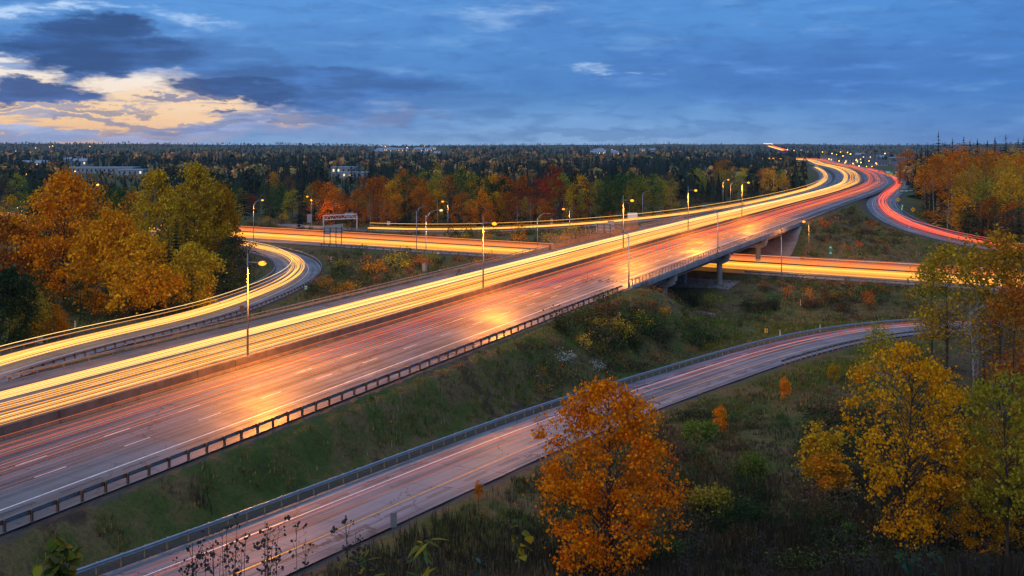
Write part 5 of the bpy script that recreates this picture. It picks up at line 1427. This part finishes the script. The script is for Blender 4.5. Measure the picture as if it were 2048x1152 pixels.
sign('route_marker', 'curving green arrow marker between two yellow diamonds beside the merging ramp', 1804, 426, 7.6, 1.1, 2.4, .8, 0, 'sign_green', legend=((.25, .6, .1, .5, 'sign_white'), (.4, .8, .55, .9, 'sign_white')))
sign('warning_sign', 'upper yellow warning diamond at the bend of the merging ramp', 1796, 408, 8.8, 1.9, 1.9, .8, 0, 'sign_yellow', shape='diamond', legend=((.38, .62, .42, .58, 'sign_black'),))
sign('warning_sign', 'lower yellow warning diamond below the bend of the merging ramp', 1826, 430, 7.8, 1.8, 1.8, 1.0, 0, 'sign_yellow', shape='diamond', legend=((.38, .62, .42, .58, 'sign_black'),))
sign('direction_sign', 'wide green direction sign above the bend of the merging ramp', 1813, 390, 9.2, 6.6, 1.6, 1.1, 0, 'sign_green', posts=2, legend=((.06, .3, .35, .65, 'sign_white'), (.36, .62, .35, .65, 'sign_white'), (.7, .94, .3, .7, 'sign_white')))
sign('direction_sign', 'larger green and yellow direction sign beside the far highway curve', 1778, 357, 9.3, 5.6, 3.0, 2.4, 0, 'sign_green', posts=2, legend=((.0, 1.0, .02, .26, 'sign_yellow'), (.1, .6, .6, .78, 'sign_white'), (.1, .85, .36, .5, 'sign_white')))
sign('direction_sign', 'smaller green and yellow direction sign beside the far highway curve', 1793.5, 358, 9.3, 2.7, 3.2, 2.2, 0, 'sign_green', legend=((.0, 1.0, .02, .28, 'sign_yellow'), (.2, .8, .55, .8, 'sign_white')))
sign('road_sign', 'low pale sign back beside the far highway, left of the green signs', 1761, 346, 9.3, 4.8, 1.2, .8, 0, 'sign_back', posts=2)
sign('route_marker', 'upright narrow sign on a dark post at the near edge of the exit ramp', 787, 1092, 3.6, .5, 1.05, 1.35, 0, 'sign_back', rz=radians(28))
sign('road_sign', 'small slatted black and white marker at the forest foot behind the back ramp', 777, 457, 1.8, 1.3, 1.6, 1.2, 0, 'sign_black', legend=((.1, .3, .1, .9, 'sign_white'), (.45, .65, .1, .9, 'sign_white'), (.8, .95, .1, .9, 'sign_white')), rz=radians(20))
sign('route_marker', 'slim white marker at the forest foot above the back ramp', 1103, 452, 2.6, .8, 2.0, .6, 0, 'sign_white')
# sign structure on the far edge: two boards seen from behind
s = MAIN.s_at_px(1212, -17.9); p = MAIN.pt(s, -18.3); t = thing('sign_structure', 'ribbed backs of two overlapping sign boards at the far edge of the highway', 'road sign', p, -.15)
for (x0, x1, y_, z0_, z1_) in ((-2.0, 2.0, 0, .9, 3.3), (.9, 2.5, .5, 1.6, 3.9)):
    mb = MB(); mb.slab([(x0, y_, z0_), (x1, y_, z0_), (x1, y_, z1_), (x0, y_, z1_)], (0, 1, 0), .06); put('panel', mb.mesh('panel', M['sign_back']), t)
for z_ in (1.3, 2.1, 2.9):
    mb = MB(); mb.quadbox(-1.7, 1.9, -.12, -.02, z_ - .06, z_ + .06); put('rib', mb.mesh('rib', M['dark_metal']), t)
for x_ in (-1.6, 0, 1.6):
    mb = MB(); mb.quadbox(x_ - .08, x_ + .08, -.26, -.125, -.9, 3.1); put('post', mb.mesh('post', M['dark_metal']), t)
mb = MB(); mb.tube([(-3.4, 0, -.9), (-3.4, 0, 1.6), (-3.9, 0, 2.4), (-5.0, 0, 2.7)], .07, 6); mb.tube([(-4.7, 0, 2.7), (-4.6, 0, .9)], .12, 6); put('signal_bracket', mb.mesh('signal_bracket', M['pole']), t)
# delineator posts
for (px, py, z) in ((693, 597, 3.2), (662, 523, 1.8), (1610, 423, 9.0), (1818, 458, 5.6), (1601, 604, 1.0), (1640, 655, .8), (1560, 668, .9), (150, 640, 5.0)):
    p = at_z(px, py, z); g = ground(p.x, p.y)
    t = thing('marker_post', 'slim white marker post beside a ramp', 'marker post', (p.x, p.y, g), 0, 'white marker posts')
    mb = MB(); mb.quadbox(-.06, .06, -.03, .03, -.3, 1.3); put('post', mb.mesh('post', M['sign_white']), t)
    mb = MB(); mb.quadbox(-.05, .05, -.045, -.03, 1.0, 1.2); put('reflector', mb.mesh('reflector', M['sign_yellow']), t)

# ------------------------------------------------------------------ distant country
def far_forest():
    q = np.random.default_rng(900); V = []; F = []; Tn = []
    clear = ((1612, 1812, 500, 1700), (1590, 1615, 900, 1700)); low = ((130, 330, 500, 1250), (640, 740, 560, 1300))
    town = ((740, 890, 2400, 3600), (1180, 1320, 2300, 3300), (0, 220, 1250, 1700), (1640, 1820, 1500, 2600))
    DULL = (.30, .15, .02)
    cols = [(SPRUCE, 1), (SPRUCE, 1), (DARKG, 0), (DULL, 0), (GOLD, 0), (SPRUCE, 1), (SPRUCE, 1), (LIME, 0), (GREEN, 0)]
    n = 13000
    Y = np.exp(q.uniform(np.log(560), np.log(6300), n)); px = q.uniform(-60, 2110, n); X = (px - CX) / FPX * Y
    patch = vnoise(X, Y, 1 / 170, 21) + .35 * vnoise(X, Y, 1 / 40, 22)
    mx = MAIN.P[:, 0]; my = MAIN.P[:, 1]
    for x_, y_, p_, pt_ in zip(X, Y, px, patch):
        if any(a < p_ < b and c < y_ < d for (a, b, c, d) in clear): continue
        if any(a < p_ < b and c < y_ < d for (a, b, c, d) in town) and q.random() < .8: continue
        if 820 < y_ < 2300 and 1590 < p_ < 1860:
            i = np.argmin(abs(my - y_))
            if abs(mx[i] - x_) < 45: continue
        if y_ < 900 and (600 < p_ < 1320 or 1840 < p_) and q.random() < .3: continue
        g = ground(x_, y_); h = q.uniform(9, 16) * (.8 if y_ > 2500 else 1)
        if any(a < p_ < b and c < y_ < d for (a, b, c, d) in low): h *= .38
        if y_ < 1150 and 540 < p_ < 1612 and q.random() < (.82 if p_ < 1330 else .4): c, con = SPRUCE, 1
        elif pt_ > .22: c, con = random.choice(((GOLD, 0), (DULL, 0), (DULL, 0), (LIME, 0), (DARKG, 0)))
        elif pt_ < .03: c, con = random.choice(((SPRUCE, 1), (SPRUCE, 1), (SPRUCE, 1), (DARKG, 0)))
        else: c, con = cols[q.integers(len(cols))]
        c = np.array(c) * q.uniform(.55, 1.0); c = c * .72 + .28 * c.mean()
        b = len(V)
        if con:
            r = h * q.uniform(.13, .2); m_ = 5; a0 = q.uniform(0, 6.28)
            for (z0_, r0_, z1_) in ((.05, 1.0, .62), (.4, .66, 1.0)):
                bb = len(V)
                for k in range(m_):
                    a = a0 + 2 * pi * k / m_; rr = r * r0_ * q.uniform(.75, 1.2); V.append((x_ + rr * cos(a), y_ + rr * sin(a), g + h * z0_ * q.uniform(.8, 1.2)))
                V.append((x_, y_, g + h * z1_))
                for k in range(m_): F.append((bb + k, bb + (k + 1) % m_, bb + m_, bb + m_))
        else:
            r = h * q.uniform(.22, .34)
            nk = 34 if y_ < 1300 else 14; sz = (.22, .42) if y_ < 1300 else (.4, .7)
            for k in range(nk):
                d = q.normal(size=3); d /= np.linalg.norm(d); cc = np.array([x_, y_, g + h * .62]) + d * np.array([r * .7, r * .7, h * .3])
                a = q.normal(size=3); a /= np.linalg.norm(a); e = np.cross(a, d); e /= np.linalg.norm(e) + 1e-6; s = r * q.uniform(*sz)
                bb = len(V); V += [tuple(cc - a * s), tuple(cc + e * s), tuple(cc + a * s), tuple(cc - e * s)]; F.append((bb, bb + 1, bb + 2, bb + 3))
        Tn += [(*c, 1)] * (len(V) - b)
    F = np.array(F); tri = F[:, 2] == F[:, 3]
    me = bpy.data.meshes.new('distant_forest')
    me.from_pydata([tuple(v) for v in V], [], [tuple(f[:3]) if t_ else tuple(f) for f, t_ in zip(F.tolist(), tri)])
    ca = me.color_attributes.new('tint', 'FLOAT_COLOR', 'POINT'); ca.data.foreach_set('color', np.array(Tn, dtype=np.float32).ravel())
    me.materials.append(M['grass'])
    put('distant_forest', me, label='mixed dark and autumn woods stretching to the horizon', category='forest', kind='stuff')
far_forest()

M['house_wall'] = simple('pale_house_wall', (.20, .23, .26), .7, var=.2, scale=.3)
M['shed_wall'] = simple('grey_shed_wall', (.22, .26, .30), .7, var=.2, scale=.2)
M['roof_pale'] = simple('pale_metal_roof', (.26, .32, .39), .5, .1, var=.15, scale=.2)
M['roof_dark'] = simple('dark_shingle_roof', (.07, .075, .085), .8, var=.2, scale=.5)
M['win_lit'] = emit('lit_window', (1.0, .68, .30), 1.8, 'NONE')
M['win_dark'] = simple('dark_window_glass', (.03, .04, .06), .15)
def house(label, px, Y, w, d, h, roof, flat, lit, rz, group, wall='house_wall', z=None):
    x_, y_ = at(px, Y); t = thing('house' if not flat else 'warehouse', label, 'building', (x_, y_, ground(x_, y_) if z is None else z), rz, group)
    mb = MB(); mb.quadbox(-w / 2, w / 2, -d / 2, d / 2, -1.5, h); put('wall', mb.mesh('wall', M[wall]), t)
    mb = MB()
    if flat: mb.quadbox(-w / 2 - .3, w / 2 + .3, -d / 2 - .3, d / 2 + .3, h + .01, h + .7)
    else:
        e = .5; r = h + d * .32
        mb.v = [(-w / 2 - e, -d / 2 - e, h - .1), (w / 2 + e, -d / 2 - e, h - .1), (w / 2 + e, 0, r), (-w / 2 - e, 0, r), (-w / 2 - e, d / 2 + e, h - .1), (w / 2 + e, d / 2 + e, h - .1)]
        mb.f = [(0, 1, 2, 3), (3, 2, 5, 4), (0, 3, 4), (1, 5, 2), (0, 4, 5, 1)]
    put('roof', mb.mesh('roof', M[roof]), t)
    n = max(2, int(w / 4.5))
    for k in range(n):
        a = -w / 2 + w * (k + .5) / n; mb = MB(); mb.quadbox(a - .8, a + .8, -d / 2 - .06, -d / 2 - .005, h * .35, h * .78)
        put('window', mb.mesh('window', M['win_lit' if random.random() < lit else 'win_dark']), t)
    return t
house('long low warehouse with a pale roof behind the left-hand maples', 205, 1180, 72, 30, 6, 'roof_pale', True, .0, .05, None, 'shed_wall')
house('shorter warehouse right of the long one, behind the left-hand maples', 268, 1120, 26, 24, 5.5, 'roof_pale', True, .2, 0, None, 'shed_wall')
house('pale roofed shop with lit front behind the spruce spikes', 690, 1180, 26, 22, 8, 'roof_pale', True, .5, 0, None, 'house_wall')
house('low dark roofed shop in front of the pale roofed one', 702, 1040, 34, 20, 5, 'roof_pale', True, .4, 0, None, 'shed_wall')
for i in range(14):
    house('small pale house of the hillside suburb under the horizon, left of the middle', random.uniform(745, 885), random.uniform(2500, 3500), random.uniform(16, 30), 14, random.uniform(5, 8), 'roof_pale', False, .5, random.uniform(-.5, .5), 'houses of the middle suburb')
for i in range(9):
    house('small pale house of the suburb under the horizon, right of the middle', random.uniform(1185, 1315), random.uniform(2400, 3200), random.uniform(14, 26), 12, random.uniform(5, 7), 'roof_pale', False, .5, random.uniform(-.5, .5), 'houses of the suburb right of the middle')
for i in range(9):
    house('small house among the trees at the far left under the horizon', random.uniform(5, 200), random.uniform(1300, 2400), random.uniform(12, 20), 11, random.uniform(5, 7), random.choice(('roof_pale', 'roof_dark')), False, .3, random.uniform(-.5, .5), 'houses at the far left')
for i in range(16):
    house('house of the roadside town behind the far highway curve', random.uniform(1655, 1800), random.uniform(1500, 2500), random.uniform(12, 26), 12, random.uniform(5, 8), random.choice(('roof_pale', 'roof_pale', 'roof_dark')), False, .35, random.uniform(-.6, .6), 'houses of the roadside town')
# far lamps: posts with glowing lens, bright enough to read at that distance
def far_lamp(px, py, Y, label, group, big=1.0, white=False):
    x_, y_ = at(px, Y); zt_ = CAMZ - (py - HY) * Y / FPX; g = ground(x_, y_)
    t = thing('far_street_lamp', label, 'street lamp', (x_, y_, g), 0, group); h = max(2.5, zt_ - g)
    mb = MB(); mb.tube([(0, 0, -.5), (0, 0, h)], .14, 5); put('pole', mb.mesh('pole', M['pole']), t)
    r = .00036 * Y * big; mb = MB()
    mb.loft([[Vector((r * sin(a) * cos(p_), r * sin(a) * sin(p_), h + r * .8 * cos(a))) for p_ in np.linspace(0, 2 * pi, 8, endpoint=False)] for a in (.15, .8, 1.57, 2.3, 3.0)])
    put('lens', mb.mesh('lens', M['lens_far' if not white else 'lens_white']), t)
    return t
M['lens_far'] = emit('distant_sodium_glow', (1.0, .45, .07), 9.0, 'NONE')
for (px, py, b) in ((1645, 304, 1), (1650, 311, 1), (1669, 312, 1), (1673, 309, .8), (1686, 312, 1.2), (1695, 305, 1.1), (1701, 308, 1.4), (1713, 319, 1.1), (1727, 314, .9), (1712, 321, 1), (1718, 332, 1.5), (1733, 333, 1), (1744, 333, 1), (1770, 307, 1.2), (1708, 332, .6), (1700, 339, .7), (1658, 318, 1.2), (1678, 322, 1.3), (1690, 326, 1.2), (1706, 327, 1.4), (1722, 325, 1.3), (1738, 322, 1.2), (1664, 307, 1.2), (1681, 304, 1.0), (1752, 326, 1.1), (1575, 299, .9), (1588, 301, .8), (1602, 300, .6)):
    far_lamp(px, py, random.uniform(1250, 1500) if py > 316 else random.uniform(1500, 1900), 'glowing lamp of the roadside town behind the far highway curve', 'lamps of the roadside town', b)
far_lamp(53, 349, 640, 'bright orange lamp above the woods at the far left', None, 2.4)
far_lamp(196, 370, 520, 'brightest orange lamp above the left-hand maples', None, 3.2)
far_lamp(125, 337, 1100, 'white lit mast rising behind the largest orange maple', None, 1.6, True)
far_lamp(150, 343, 1150, 'small orange lamp in front of the long warehouse', None, 1.5)
far_lamp(265, 343, 1150, 'small orange lamp at the right end of the warehouse', None, 1.5)
for i in range(16):
    far_lamp(random.uniform(520, 720), random.uniform(330, 345), random.uniform(1000, 1500), 'small lamp of the shopping district left of the middle', 'lamps of the shopping district', random.uniform(.5, 1.1), random.random() < .3)
for i in range(18):
    far_lamp(random.choice((random.uniform(750, 880), random.uniform(1180, 1310), random.uniform(10, 190))), random.uniform(291, 306), random.uniform(2600, 3300), 'tiny lamp of a hillside suburb under the horizon', 'lamps of the hillside suburbs', random.uniform(.5, .9))
for i in range(14):
    far_lamp(random.uniform(0, 45), random.uniform(414, 436), random.uniform(330, 420), 'small light glimpsed through the trunks at the left edge', 'lights through the trunks', random.uniform(.6, 1.2), random.random() < .5)
for i in range(5):
    far_lamp(1528 + i * 4, 287.5 + random.uniform(-.6, .6), 4200, 'lamp on the far ridge above the highway', 'lamps on the far ridge', .9)
# the highway seen again where it climbs the far ridge
p0 = at_Y(1541, 3300); p1 = at_Y(1570, 2900)
mb = MB(); zz0 = CAMZ - (292.5 - HY) * 3300 / FPX; zz1 = CAMZ - (301 - HY) * 2900 / FPX
A = Vector((p0.x, p0.y, zz0)); B = Vector((p1.x, p1.y, zz1)); dx = Vector((1, .2, 0)).normalized()
mb.loft([[A - dx * 14 - Vector((0, 0, 9)), A + dx * 14 - Vector((0, 0, 9)), A + dx * 14, A - dx * 14], [B - dx * 14 - Vector((0, 0, 12)), B + dx * 14 - Vector((0, 0, 12)), B + dx * 14, B - dx * 14]])
put('far_highway', mb.mesh('far_highway', M['pave']), kind='structure')
mb = MB()
for i, (o_, c) in enumerate(((-9, gold[1]), (-7, gold[0]), (-5, gold[2]), (-3, gold[0]), (3, red[0]), (5, red[1]), (7, red[0]), (9, red[3]))):
    n0 = len(mb.v); mb.tube([A + dx * o_ + Vector((0, 0, .9)), B + dx * o_ + Vector((0, 0, .9))], .35, 5); mb.col += [(c[0], c[1], c[2], 1)] * (len(mb.v) - n0)
put('far_trails', mb.mesh('far_trails', M['trail']), label='short bright stretch of light trails where the highway climbs the far ridge', category='light trail', kind='stuff')

# ------------------------------------------------------------------ air
if HAZE > 0:
    mb = MB(); mb.quadbox(-7000, 7000, -80, 9800, -12, 110)
    m = bpy.data.materials.new('evening_haze'); m.use_nodes = True; m.node_tree.nodes.clear(); T = NT(m.node_tree)
    v = T.new('ShaderNodeVolumePrincipled'); v.inputs['Color'].default_value = (.45, .68, 1.0, 1); v.inputs['Density'].default_value = HAZE
    o = T.new('ShaderNodeOutputMaterial'); T.l.new(v.outputs[0], o.inputs['Volume'])
    put('haze', mb.mesh('haze', m), kind='stuff')
